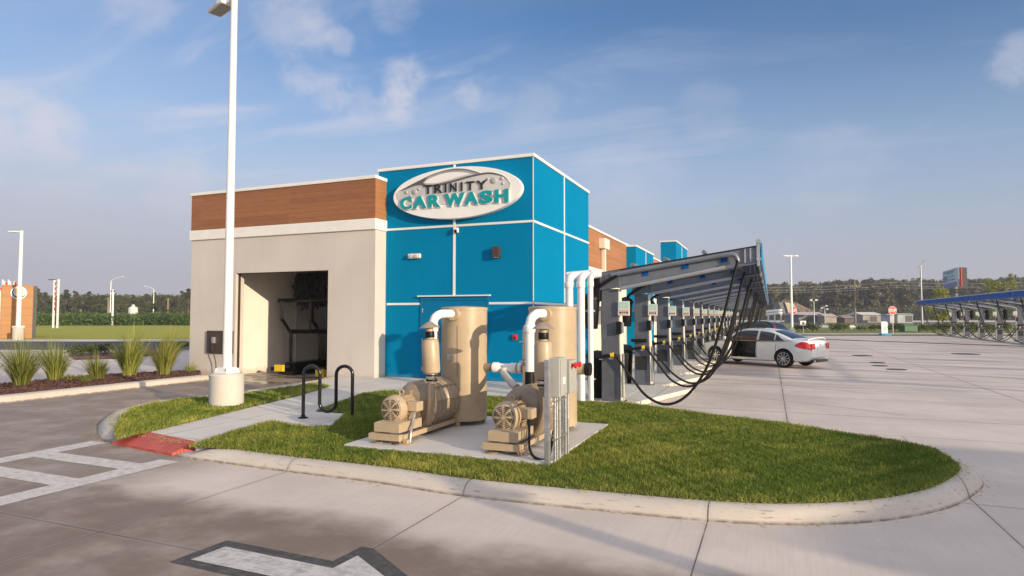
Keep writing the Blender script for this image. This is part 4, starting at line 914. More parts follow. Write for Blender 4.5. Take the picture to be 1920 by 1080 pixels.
def trash(lb):
    t = thing('trash_can', lb, 'trash can', (0, 0, 0), 'black trash cans behind the vacuum columns')
    MB().lathe([(.0, .0), (.19, .0), (.20, .02), (.24, .85), (.26, .87), (.26, .90)], (0, 0, 0), 'z', 24).build('bin', M['black'], t, smooth=35)
    MB().lathe([(.265, .88), (.265, .92), (.18, 1.0), (.0, 1.03)], (0, 0, 0), 'z', 24).build('lid', M['black'], t, smooth=35); return t
tc = trash('black trash can behind the vacuum column nearest the lawn'); tc.location = (-3.52, 13.5, .12)
for k in range(1, 15):
    if k > 1:
        d_ = dup(st2, (-3.05, 12.95+BAY*k, 0), 0, ORD[k]+' vacuum station from the lawn in the long row beside the building'); rk = random.Random(k)
        for c_ in [o_ for o_ in bpy.data.objects if o_.parent == d_ and o_.name.startswith('vacuum_hose')]: c_.scale = (rk.uniform(.93, 1.03), rk.uniform(.6, 1.8), 1); c_.rotation_euler = (rk.uniform(-.05, .05), 0, 0)
    dup(tc, (-3.62, 13.2+BAY*k, .12), 0, 'black trash can behind the '+ORD[k]+' vacuum column from the lawn')
# right-hand row across the lot
stR = station('right row vacuum station', False, 4.3, -1, 'vacuum stations in the right row across the lot')
ys = [71.05-4.3*k for k in range(14)]
for k, y in enumerate(ys):
    lb = ORD[k]+' vacuum station from the far end of the right row under blue fascia'
    if k == 0:
        st_far = dup(stR, (16, y, 0), 0, lb)
        for c_ in [o_ for o_ in bpy.data.objects if o_.parent == st_far and o_.name.split('.')[0] in ('fascia_panel', 'purlin', 'edge_tube', 'awning_panel')]: bpy.data.objects.remove(c_)
    elif k == 1: stR.location = (16, y, 0); stR['label'] = lb
    else: dup(stR, (16, y, 0), 0, lb)
MB().box(15.2, 17.6, 12, 73, .005, .1).build('island_slab', M['paver'], bevel=.02, kind='structure')
# ------------------------------------------------------------------ cars (x forward, y left)
_ic = {}
def interp(tbl, x):
    k = tuple(tbl)
    if k not in _ic:
        g = np.linspace(tbl[0][0], tbl[-1][0], 401); y = np.interp(g, [p[0] for p in tbl], [p[1] for p in tbl]); w = 15; ker = np.hanning(2*w+1); ker /= ker.sum()
        a = np.concatenate([2*y[0]-y[w:0:-1], y, 2*y[-1]-y[-2:-w-2:-1]]); _ic[k] = (g, np.convolve(a, ker, 'valid'))
    g, y = _ic[k]; return float(np.interp(x, g, y))
def car(name, label, loc, rz, paint, hatch=False, door_open=False):
    t = thing(name, label, 'car', (0, 0, 0))
    if not hatch:
        deck = [(-2.36, .78), (-2.32, .96), (-2.1, 1.03), (-1.7, 1.02), (-1.0, .98), (0, .96), (.9, .96), (1.2, .93), (1.9, .84), (2.2, .74), (2.34, .58)]
        roof = [(-1.75, 1.02), (-1.3, 1.20), (-.85, 1.35), (-.3, 1.42), (.2, 1.42), (.6, 1.32), (1.15, .95)]
        rw0, rw1, ws0, ws1 = -1.72, -.88, .42, 1.14
    else:
        deck = [(-2.2, .80), (-2.16, 1.0), (-2.0, 1.02), (0, .99), (.9, .99), (1.2, .97), (1.8, .88), (2.1, .74), (2.2, .6)]
        roof = [(-2.1, 1.02), (-1.8, 1.38), (-1.5, 1.50), (-.6, 1.55), (.1, 1.53), (.5, 1.42), (1.1, .98)]
        rw0, rw1, ws0, ws1 = -2.08, -1.72, .38, 1.1
    x_r, x_f = deck[0][0], deck[-1][0]
    wid = [(x_r, .66), (x_r+.12, .78), (x_r+.5, .87), (-.8, .885), (.9, .885), (1.6, .86), (x_f-.3, .78), (x_f-.08, .62), (x_f, .50)]
    low = [(x_r, .42), (x_r+.1, .26), (-1.9, .22), (0, .20), (1.8, .20), (x_f-.1, .24), (x_f, .34)]
    xs = np.unique(np.concatenate([np.linspace(x_r, x_f, 44), [x_r+.03, x_r+.08, x_f-.03, x_f-.07]]))
    rows = []
    for x in xs:
        h = interp(deck, x); w = interp(wid, x); b = interp(low, x); H = h-b
        half = [(0, b), (w*.80, b), (w*.94, b+.05*H), (w*.985, b+.25*H), (w, b+.48*H), (w*.985, b+.62*H), (w*.965, b+.80*H), (w*.93, b+.92*H), (w*.84, b+.985*H), (w*.5, h+.012), (0, h+.02)]
        ring = [(x, y, z) for y, z in half]+[(x, -y, z) for y, z in half[-2:0:-1]]
        rows.append(ring+[ring[0]])
    mb = MB(); mb.grid(rows, flip=True)
    n = len(rows[0]); mb.f.append(tuple(range(n-1))); mb.f.append(tuple(reversed(range((len(rows)-1)*n, len(rows)*n-1))))
    me_in = mb
    body = mb.build('body', [paint, M['trim']], t)
    bm = bmesh.new(); bm.from_mesh(body.data); bmesh.ops.remove_doubles(bm, verts=bm.verts, dist=1e-5); bmesh.ops.recalc_face_normals(bm, faces=bm.faces); bm.to_mesh(body.data); bm.free()
    AX = (-1.42, 1.42) if not hatch else (-1.32, 1.3)
    cutters = []
    for ax in AX:
        for s in (1, -1): cutters.append(MB().cyl((ax, s*.62, .335), (ax, s*1.1, .335), .375, n=32))
    if door_open: cutters.append(MB().box(-.34, .74, .30, 1.2, .32, 1.2))
    for i, c in enumerate(cutters):
        co = c.build('cutter', M['trim'])
        md = body.modifiers.new('b', 'BOOLEAN'); md.operation = 'DIFFERENCE'; md.object = co; md.solver = 'EXACT'; md.material_mode = 'TRANSFER'
        dg = bpy.context.evaluated_depsgraph_get(); nm = bpy.data.meshes.new_from_object(body.evaluated_get(dg)); body.modifiers.clear(); body.data = nm; bpy.data.objects.remove(co)
    body.data.polygons.foreach_set('use_smooth', [True]*len(body.data.polygons)); body.data.set_sharp_from_angle(angle=R(32))
    # greenhouse
    xr, xf = roof[0][0], roof[-1][0]
    gx = np.linspace(xr, xf, 40)
    def side(x, v, s=1):      # point on the side of the greenhouse, v 0 belt .. 1 roof edge
        zb = interp(deck, x)-.02; zt = max(interp(roof, x)-.035, zb+.005); k = (zt-zb)/.45
        yb = interp(wid, x)*.90; yt = yb-.20*min(1, k)-.02
        bul = .03*math.sin(math.pi*v)*min(1, k); return (x, s*(yb+(yt-yb)*v+bul), zb+(zt-zb)*v)
    rows = []
    for x in gx:
        L_ = [side(x, v) for v in (0, .25, .5, .75, 1)]; e = L_[-1]; zc = interp(roof, x)
        top = [(x, e[1]*.88, e[2]+(zc-e[2])*.65), (x, e[1]*.5, zc), (x, 0, zc+.008)]
        Lh = L_+top; rows.append(Lh+[(p[0], -p[1], p[2]) for p in Lh[-2::-1]])
    MB().grid(rows, flip=True).build('roof', paint, t, smooth=50)
    def patch(nm, x0, x1, v0, v1, s, mat, off=.006, par=None, k=10, cut0=None, cut1=None):
        rr = []
        for v in np.linspace(v0, v1, 7):
            a = x0+(cut0*v if cut0 else 0); b = x1+(cut1*v if cut1 else 0)
            rr.append([(lambda q: (q[0], q[1]+s*off, q[2]+.0))(side(x, v, s)) for x in np.linspace(a, b, k)])
        return MB().grid(rr, flip=(s < 0)).build(nm, mat, par or t, smooth=60)
    for s in (1, -1):
        patch('front_window', -.33, .98, .10, .88, s, M['glass'], cut1=-.50)  # above the open door this dark pane stands in for the shaded cabin
        patch('rear_window_side', -1.02, -.42, .10, .88, s, M['glass'], cut0=.0)
        patch('quarter_window', -1.46 if not hatch else -1.78, -1.07, .12, .86, s, M['glass'], cut0=.38 if not hatch else .25)
        patch('window_surround', -1.42 if not hatch else -1.85, 1.04, .03, .10, s, M['trim'], .009)
    def end_glass(nm, x0, x1):
        rr = []
        for i in range(9):
            x = x0+(x1-x0)*i/8; z = interp(roof, x); e = side(x, 1)[1]*.90; rr.append([(x, e*k, z+.014-.03*abs(k)**3) for k in np.linspace(1, -1, 11)])
        MB().grid(rr, flip=(x1 > x0)).build(nm, M['glass'], t, smooth=60)
    end_glass('rear_window', rw0+.07, rw1-.02); end_glass('windscreen', ws0+.02, ws1-.08)
    if hatch:
        for s in (1, -1): patch('tall_taillight', -2.06, -1.90, .05, .92, s, M['taillight'], .012, cut0=.12, cut1=.14)
    # wheels
    for ax in AX:
        for s in (1, -1):
            w = MB().lathe([(.20, -.10), (.30, -.105), (.325, -.08), (.33, 0), (.325, .08), (.30, .105), (.20, .10)], (ax, s*.775, .332), 'y', 40).build('wheel_tyre', M['rubber'], t, smooth=50)
            m = MB(); yf = s*.775+s*.095
            m.lathe([(.225, -.02), (.24, 0.0), (.235, .012), (.205, .0), (.20, -.06)] if s > 0 else [(.20, .06), (.205, 0), (.235, -.012), (.24, 0), (.225, .02)], (ax, yf, .332), 'y', 40)
            for k in range(10):
                Mx = Matrix.Translation((ax, yf-s*.012, .332)) @ Matrix.Rotation(2*math.pi*k/10+.1, 4, 'Y'); m.box(.03, .215, -.012+s*.012, .012+s*.012, -.016, .016, Mx)
            m.lathe([(0, -.02), (.05, -.015), (.05, .02), (0, .025)], (ax, yf, .332), 'y', 20); rim = m.build('rim', M['alloy'], w, smooth=30)
            MB().cyl((ax, s*.775-s*.02, .332), (ax, s*.775+s*.03, .332), .20, n=24).build('brake_disc', M['trim'], w)
    # arches, lights, bumper details
    def bodypatch(nm, pts, mat, off=.008, ext=None):
        # patch following body side/rear: points given directly
        return MB().grid(pts).build(nm, mat, t, smooth=60)
    for s in (1, -1):
        def bp(x, zf, push=.006):   # point on body skin at station x, height fraction zf
            h = interp(deck, x); w = interp(wid, x); b = interp(low, x); H = h-b
            tab = [(0, .8), (.05, .94), (.25, .985), (.48, 1.), (.62, .985), (.80, .965), (.92, .93), (.985, .84)]
            return (x-(push if x < -1.9 else 0), s*(w*interp(tab, zf)+push), b+zf*H)
        tl = [[bp(x, z) for x in np.linspace(x_r+.004, x_r+(.26, .44, .52, .50, .40, .30)[k], 14)] for k, z in enumerate(np.linspace(.60, .93, 6))]
        MB().grid(tl, flip=(s > 0)).build('taillight', M['taillight'], t, smooth=60)
        # inner wrap of the lamp on the tail
        MB().box(x_r-.012, x_r+.03, min(s*.42, s*.665), max(s*.42, s*.665), .70, .90).build('taillight', M['taillight'], t, bevel=.01)
        hl = [[bp(x, z) for x in np.linspace(x_f-.42, x_f-.02, 10)] for z in (.62, .75, .88)]
        MB().grid(hl, flip=(s > 0)).build('headlight', M['lens'], t, smooth=60)
        mr = MB().lathe([(0, -.05), (.07, -.04), (.085, 0), (.07, .05), (0, .06)], (.80 if not door_open or s < 0 else .9, s*.97, 1.02), 'x', 14); mr.build('door_mirror', paint, t, smooth=60)
        for hx in ((-.98,) if door_open and s > 0 else (-.98, -.22)): MB().tube([(hx-.09, s*.895, .84), (hx-.06, s*.925, .845), (hx+.06, s*.925, .845), (hx+.09, s*.895, .84)], .014, 8).build('door_handle', paint if not hatch else M['chrome'], t, smooth=50)
        m = MB()   # door shut lines and sill
        for dx in (-.38, -1.12): m.grid([[bp(dx-.006, z, .0035) for z in np.linspace(.10, .95, 10)], [bp(dx+.006, z, .0035) for z in np.linspace(.10, .95, 10)]])
        m.build('shut_line', M['trim'], t)
        m = MB(); m.grid([[bp(x, .02, .004) for x in np.linspace(-.98, .98, 16)], [bp(x, .07, .004) for x in np.linspace(-.98, .98, 16)]], flip=True); m.build('sill_trim', M['trim'], t)
        m = MB()
        for ax in AX:
            pts = [(ax+.385*math.cos(a), s*(.868 if abs(ax) < 1.35 else .862), .335+.385*math.sin(a)) for a in np.linspace(-.1, math.pi+.1, 22)]; m.tube(pts, .012, 6)
        m.build('wheel_arch_lip', paint, t, smooth=60)
    MB().box(x_r-.018, x_r-.0, -.26, .26, .60, .72).build('licence_plate', M['signwhite'], t, bevel=.004)
    MB().box(x_r-.004, x_r+.2, -.55, .55, .22, .32).build('rear_valance', M['trim'], t, bevel=.02)
    MB().cyl((x_r-.05, .5, .27), (x_r+.3, .5, .27), .04).cyl((x_r-.05, -.5, .27), (x_r+.3, -.5, .27), .04).build('exhaust', M['chrome'], t, smooth=40)
    if not hatch:
        MB().tube([(-2.22, -.66, 1.03), (-2.29, -.4, 1.085), (-2.31, 0, 1.10), (-2.29, .4, 1.085), (-2.22, .66, 1.03)], .022, 8).build('spoiler', paint, t, smooth=60)
        MB().lathe([(0, 0), (.035, .002), (.035, .008), (0, .01)], (x_r-.012, 0, .86), 'x', 16).build('badge', M['chrome'], t)
    if door_open:
        # interior and opened front door
        MB().box(-.33, .73, -.6, .31, .30, .36).box(-.38, -.345, -.6, .60, .3, 1.0).box(.745, .78, -.5, .31, .3, .93).build('cabin_floor', M['trim'], t)
        st = MB().box(-.15, .35, .02, .52, .42, .58).box(.08, .22, .03, .52, .5, 1.12, Matrix.Translation((-.25, 0, 0)) @ Matrix.Rotation(R(-14), 4, 'Y')).build('seat', M['denim'], t, bevel=.05)
        MB().tube([(.56+.04*math.cos(a), .27+.17*math.cos(a), .86+.17*math.sin(a)) for a in np.linspace(0, 2*math.pi, 20)], .014, 8).build('steering_wheel', M['black'], t, smooth=60)
        Mx = Matrix.Translation((.76, .89, 0)) @ Matrix.Rotation(R(-62), 4, 'Z')
        d = MB(); d.box(-1.06, 0, -.06, .0, .34, .93, Mx); dd = d.build('front_door', paint, t, bevel=.025)
        MB().box(-1.03, -.03, -.085, -.061, .38, .90, Mx).build('door_card', M['signwhite'], dd, bevel=.015)
        MB().prism([(-1.03, .93), (-.1, .93), (-.6, 1.33), (-1.0, 1.36)], -.035, -.022, Mx @ Matrix(((1, 0, 0, 0), (0, 0, 1, 0), (0, 1, 0, 0), (0, 0, 0, 1)))).build('door_window', M['glass'], dd)
        MB().tube([tuple(Mx @ Vector(p)) for p in ((-1.04, -.03, .93), (-1.02, -.03, 1.37), (-.6, -.03, 1.34), (-.06, -.03, .93))], .018, 6).build('window_frame', M['trim'], dd)
    t.location = loc; t.rotation_euler = (0, 0, rz); return t
hd = R(151)
def axle_loc(rwx, rwy, ang, ax=-1.42, yy=.86):  # origin so that the near rear wheel touches (rwx, rwy)
    c, s = math.cos(ang), math.sin(ang); return (rwx-(ax*c-yy*s), rwy-(ax*s+yy*c), 0.004)
car('sedan_car', 'white four door sedan with its front door open, parked at the vacuum row', axle_loc(.42, 25.05, hd), hd, M['carwhite'], False, True)
bx_, by_ = atd(1462, 40.5)
car('hatchback_car', 'dark navy hatchback with red tall tail light behind the white sedan', (bx_-1.9*math.cos(hd-math.pi)*1+0.0, by_+.3, .004), hd, M['carnavy'], True)
# ------------------------------------------------------------------ street furniture on the right
def stop_sign(px, depth, label, zb, zt=None):
    x, y = atd(px, depth); zc = hz_(582, depth); t = thing('stop_sign', label, 'stop sign', (x, y, .1)); r = .46
    c, s = math.cos(YAW), math.sin(YAW); Mx = Matrix.Translation((x, y, zc)) @ Matrix.Rotation(YAW, 4, 'Z') @ Matrix(((1, 0, 0, 0), (0, 0, -1, 0), (0, 1, 0, 0), (0, 0, 0, 1)))
    MB().cyl((x, y+.04, .05), (x, y+.04, zc+.4), .035, n=8).build('post', M['steel'], t)
    oc = lambda q: [(q*math.cos(R(22.5+45*k)), q*math.sin(R(22.5+45*k))) for k in range(8)]
    MB().prism(oc(r), -.01, .01, Mx).build('border', M['signwhite'], t); p = MB().prism(oc(r*.93), .011, .016, Mx).build('sign_face', plain('stop_red', (.55, .015, .02), .4), t)
    v, f = text_mesh('STOP', 1., .02, .02); a = np.array(v); mn = a.min(0); mx = a.max(0); a = (a-mn)/(mx-mn)
    MB().add([Mx @ Vector(((q[0]-.5)*.68, (q[1]-.5)*.30, .018+.006*q[2])) for q in a], f).build('lettering', M['signwhite'], p); return t
stop_sign(1486, 66, 'red stop sign behind the white lamp post, next to the navy hatchback', .1)
stop_sign(1673, 66, 'red stop sign standing alone on the far grass verge', .1)
def tall_pole(name, px, depth, ytop, r, label, cat, mat, extra=None):
    x, y = atd(px, depth); h = hz_(ytop, depth); t = thing(name, label, cat, (x, y, .05)); MB().cyl((x, y, 0), (x, y, h), r, r*.6, 12).build('pole', mat, t, smooth=60)
    if extra: extra(t, x, y, h)
    return t
x_, y_ = atd(1484, 58)
lamp_post('lamp_post', 'white lamp post with two flat heads rising behind the parked cars', (x_, y_), hz_(478, 58), .6, .26, .11, [YAW, YAW+math.pi], head_len=.42)
def headlamp(t, x, y, h):
    MB().tube([(x, y, h-.1), (x+.25, y, h+.5), (x+.5, y, h+.75)], .05, 6).box(x+.35, x+.75, y-.12, y+.12, h+.7, h+.85).build('lamp_head', M['steel'], t); MB().box(x-.5, x, y-.1, y+.1, h-.4, h-.2).build('lamp_head', M['steel'], t)
tall_pole('street_light', 1728, 110, 497, .17, 'tall steel street light left of the billboard', 'street light', M['lightgrey'], headlamp)
def crossarm(t, x, y, h):
    MB().box(x-1.0, x+1.0, y-.08, y+.08, h-1.5, h-1.35).box(x-.9, x+.9, y-.08, y+.08, h-2.4, h-2.28).build('crossarm', M['wood_pole'], t); m = MB()
    for k in (-.9, -.45, .45, .9): m.cyl((x+k, y, h-1.35), (x+k, y, h-1.1), .05, n=6)
    m.build('insulator', M['signwhite'], t)
tall_pole('utility_pole', 1603, 150, 527, .22, 'wooden utility pole in front of the far forest, centre right', 'utility pole', M['wood_pole'], crossarm)
def twin(t, x, y, h):
    for s in (-1, 1): MB().box(x+s*.55-.28, x+s*.55+.28, y-.2, y+.2, h-.05, h+.4).build('lamp_head', M['signwhite'], t)
    MB().box(x-.6, x+.6, y-.05, y+.05, h-.1, h-.03).build('crossbar', M['steel'], t)
tall_pole('floodlight_pole', 1526, 150, 564, .12, 'slim pole with two pale floodlights before the far forest', 'floodlight', M['steel'], twin)
def twin2(t, x, y, h):
    for a, b in ((-.5, 0), (.4, .5), (.55, -.3)): MB().box(x+a-.2, x+a+.2, y-.2, y+.2, h+b-.1, h+b+.25).build('lamp_head', M['signwhite'], t)
tall_pole('floodlight_pole', 1546, 150, 578, .12, 'short cluster of pale floodlights above the yard sheds', 'floodlight', M['steel'], twin2)
# overhead wires
m = MB()
for k, (ya, yb) in enumerate(((536, 522), (541, 529), (545, 533))):
    pts = []
    for i in range(25):
        u = i/24; px = 1330+u*700; d = 150+u*10; x, y = atd(px, d); pts.append((x, y, hz_(ya+(yb-ya)*u, d)-.8*math.sin(math.pi*((u*2) % 1))))
    m.tube(pts, .03, 4, False)
tag(m.build('overhead_wire', M['steel']), 'thin overhead power lines crossing in front of the far forest', 'power line')
def billboard():
    D = 140; x, y = atd(1791, D); t = thing('billboard', 'two sided billboard with pale blue face on a single dark post', 'billboard', (x, y, 0))
    z0 = hz_(537, 134); z1 = hz_(501.5, 134)
    MB().cyl((x, y, 0), (x, y, z0+.5), .55, n=16).build('post', plain('post_paint', (.16, .16, .15), .6), t, smooth=60)
    def panel(a, b, c0, c1, y0, y1, mat, nm, par):
        p = np.array(a); q = np.array(b); Mx = Matrix.Translation((p[0], p[1], 0)) @ Matrix.Rotation(math.atan2(q[1]-p[1], q[0]-p[0]), 4, 'Z'); Lp = float(np.linalg.norm(q-p))
        return MB().box(c0*Lp, c1*Lp, y0, y1, z0, z1, Mx).build(nm, mat, par), Mx, Lp
    f, a, Lp = panel(atd(1772, 147), atd(1799, 133.6), 0, 1, -.3, 0, plain('billboard_blue', (.42, .55, .66), .5, var=.1, scale=.2), 'panel', t)
    zz0 = z0; z1s = z1; hh_ = z1-z0
    MB().box(0, Lp, -.34, -.305, z0, z0+hh_*.26, a).build('lower_stripe', plain('billboard_purple', (.14, .15, .36), .5), f)
    m = MB(); r = np.random.default_rng(2)
    for zf, x0, x1, hh in ((.88, .06, .86, .07), (.78, .35, .75, .05), (.62, .04, .34, .11), (.50, .04, .36, .11), (.38, .04, .32, .09), (.62, .5, .8, .05), (.42, .42, .9, .06)):
        xx = x0
        while xx < x1: w = r.uniform(.03, .08); m.box(xx*Lp, min(xx+w, x1)*Lp, -.335, -.305, z0+hh_*(zf-hh/2), z0+hh_*(zf+hh/2), a); xx += w+.02
    m.build('faded_writing', plain('billboard_ink', (.14, .19, .26), .5), f)
    bk, b, Lb = panel(atd(1800.5, 133.4), atd(1812, 134.5), .12, 1, -.3, 0, plain('billboard_dark', (.02, .03, .03), .6), 'panel', t); MB().box(0, .12*Lb-.01, -.34, .02, z0, z1, b).build('edge_strip', M['red'], bk)  # second face: shade away from the sun put into the panel colour
    q = Matrix.Translation((x, y, 0)) @ Matrix.Rotation(YAW-R(20), 4, 'Z'); MB().box(-4.0, 4.2, -2.0, -1.2, z0-.6, z0-.35, q).build('catwalk', M['trim'], t)
billboard()
x, y = atd(1657, 60)
t = thing('marker_sign', 'small upright white sign on a blue base at the far edge of the lot', 'sign', (x, y, 0)); Mx = Matrix.Translation((x, y, 0)) @ Matrix.Rotation(YAW, 4, 'Z')
MB().box(-.3, .3, -.04, .04, .22, 1.35, Mx).build('sign_panel', M['signwhite'], t, bevel=.01); MB().box(-.16, .26, -.05, -.042, .5, .9, Mx).build('sign_symbol', M['mint'], t); MB().prism([(-.5, -.3), (.5, -.3), (.4, .3), (-.4, .3)], .01, .22, Mx).build('base', M['fascia2'], t, bevel=.03)
x, y = atd(1505, 62); Mx = Matrix.Translation((x, y, 0)) @ Matrix.Rotation(YAW, 4, 'Z')
t = thing('notice_sign', 'small square white notice on a short post beside the lamp post', 'sign', (x, y, 0)); MB().box(-.28, .28, -.02, .02, .95, 1.4, Mx).build('sign_panel', M['signwhite'], t); MB().box(-.12, .12, -.026, -.021, 1.05, 1.3, Mx).build('sign_symbol', M['silverdark'], t); MB().cyl((x, y+.03, 0), (x, y+.03, 1.4), .03, n=8).build('post', M['steel'], t)
for (a, b, lb) in ((1510, 1560, 'long low white barrier beam behind the shrubs on the left'), (1592, 1646, 'long low white barrier beam behind the shrubs near the stop sign')):
    p = atd(a, 88); q = atd(b, 88); z = hz_(612.5, 88); t = thing('barrier_beam', lb, 'barrier', (p[0], p[1], 0), 'white barrier beams')
    MB().tube([(p[0], p[1], z), (q[0], q[1], z)], .16, 4).build('beam', M['wpaint'], t); m = MB()
    for u in (.06, .5, .94): m.cyl((p[0]+(q[0]-p[0])*u, p[1]+(q[1]-p[1])*u, 0), (p[0]+(q[0]-p[0])*u, p[1]+(q[1]-p[1])*u, z), .07, n=6)
    m.build('post', M['wpaint'], t)
x, y = atd(1702, 72); Mx = Matrix.Translation((x, y, 0)) @ Matrix.Rotation(YAW, 4, 'Z'); t = thing('utility_box', 'dark green utility box on the grass verge right of the stop sign', 'utility box', (x, y, 0))
MB().box(-.75, .75, -.5, .5, .1, .75, Mx).build('cabinet', plain('green_paint', (.03, .12, .06), .5), t, bevel=.03); MB().box(-.8, .8, -.55, .55, .75, .82, Mx).build('lid', bpy.data.materials['green_paint'], t, bevel=.02)
# yard buildings
def shed(name, px0, px1, ytop, D, dep, col, roofc, label, pitch=.8, ybase=599):
    p = np.array(atd(px0, D)); q = np.array(atd(px1, D)); L = float(np.linalg.norm(q-p)); h = hz_(ytop, D); t = thing(name, label, 'shed', (p[0], p[1], 0))
    Mx = Matrix.Translation((p[0], p[1], 0)) @ Matrix.Rotation(math.atan2(q[1]-p[1], q[0]-p[0]), 4, 'Z'); hw = h-pitch
    MB().box(0, L, 0, dep, 0, hw, Mx).build('wall', plain(name+'_wall_'+str(px0), col, .8, var=.2, scale=.5), t)
    Rx = Mx @ Matrix(((0, 0, 1, 0), (1, 0, 0, 0), (0, 1, 0, 0), (0, 0, 0, 1)))
    MB().prism([(-.4, hw), (dep+.4, hw), (dep/2, h)], -.3, L+.3, Rx).build('roof', plain(name+'_roof_'+str(px0), roofc, .7), t)
    for k in range(max(1, int(L/5))): 
        u = 2+k*5
        if u+1.8 < L: MB().box(u, u+1.8, -.05, -.01, .3, min(2.6, hw-.4), Mx).build('door', plain('shed_door', (.10, .09, .09), .7) if 'shed_door' not in bpy.data.materials else bpy.data.materials['shed_door'], t)
    return t
shed('yard_shed', 1497, 1547, 585, 170, 9, (.20, .19, .20), (.50, .44, .42), 'low grey shed with pale roof left in the far yard')
shed('yard_shed', 1548, 1568, 588, 165, 6, (.42, .36, .30), (.50, .42, .38), 'small tan shed beside the floodlight cluster')
shed('yard_shed', 1583, 1600, 591, 165, 5, (.16, .13, .12), (.28, .22, .2), 'small brown shed left of the utility pole')
shed('yard_shed', 1617, 1652, 585, 170, 8, (.36, .33, .30), (.66, .60, .55), 'beige shed with pale roof right of the utility pole')
shed('yard_container', 1668, 1676, 589, 160, 4, (.60, .58, .57), (.6, .58, .57), 'white box container behind the lone stop sign', .2)
shed('yard_container', 1682, 1711, 587.5, 160, 4, (.42, .46, .46), (.5, .52, .52), 'long grey container right of the lone stop sign', .2)
def hopper():
    D = 185; x, y = atd(1468, D); t = thing('gravel_plant', 'pale yellow hopper with sloping brown conveyor in the far yard', 'hopper', (x, y, 0)); Mx = Matrix.Translation((x, y, 0)) @ Matrix.Rotation(YAW, 4, 'Z')
    z = lambda py: hz_(py, D); s = D/1180; Q = Mx @ Matrix(((1, 0, 0, 0), (0, 0, -1, 0), (0, 1, 0, 0), (0, 0, 0, 1)))
    MB().prism([(-3*s*1, z(567)), (14*s, z(570)), (16*s, z(590)), (4*s, z(590))], -2.5, 2.5, Q).build('hopper', plain('yellow_hopper', (.52, .46, .28), .7, var=.15, scale=.4), t)
    MB().prism([(-14*s, z(567)), (-4*s, z(567)), (2*s, z(590)), (-6*s, z(588))], -2.0, 2.0, Q).build('chute', plain('grey_chute', (.16, .16, .17), .7), t)
    MB().prism([(16*s, z(568)), (20*s, z(566)), (58*s, z(586)), (16*s, z(588))], -1.0, 1.0, Q).build('conveyor', plain('brown_conveyor', (.17, .12, .10), .8, var=.5, scale=1.5), t)
    m = MB()
    for k in range(7): m.box((-2+k*3)*s, (-1.5+k*3)*s, -.3, .3, z(568), z(563-(k % 3)), Mx)
    m.build('railing', plain('tan_rail', (.35, .28, .2), .7), t)
    p = thing('pipe_rack', 'white pipe frames at the far yard left edge behind the navy hatchback', 'pipe rack', (x-12, y, 0)); m = MB()
    for (a, b) in ((585, 582), (590, 587)): m.tube([(*atd(1436, 175), z(a)), (*atd(1466, 175), z(b))], .35, 6)
    for q in (1440, 1452, 1464): m.cyl((*atd(q, 175), 0), (*atd(q, 175), z(586)), .2, n=6)
    m.build('frame', M['wpaint'], p)
hopper()
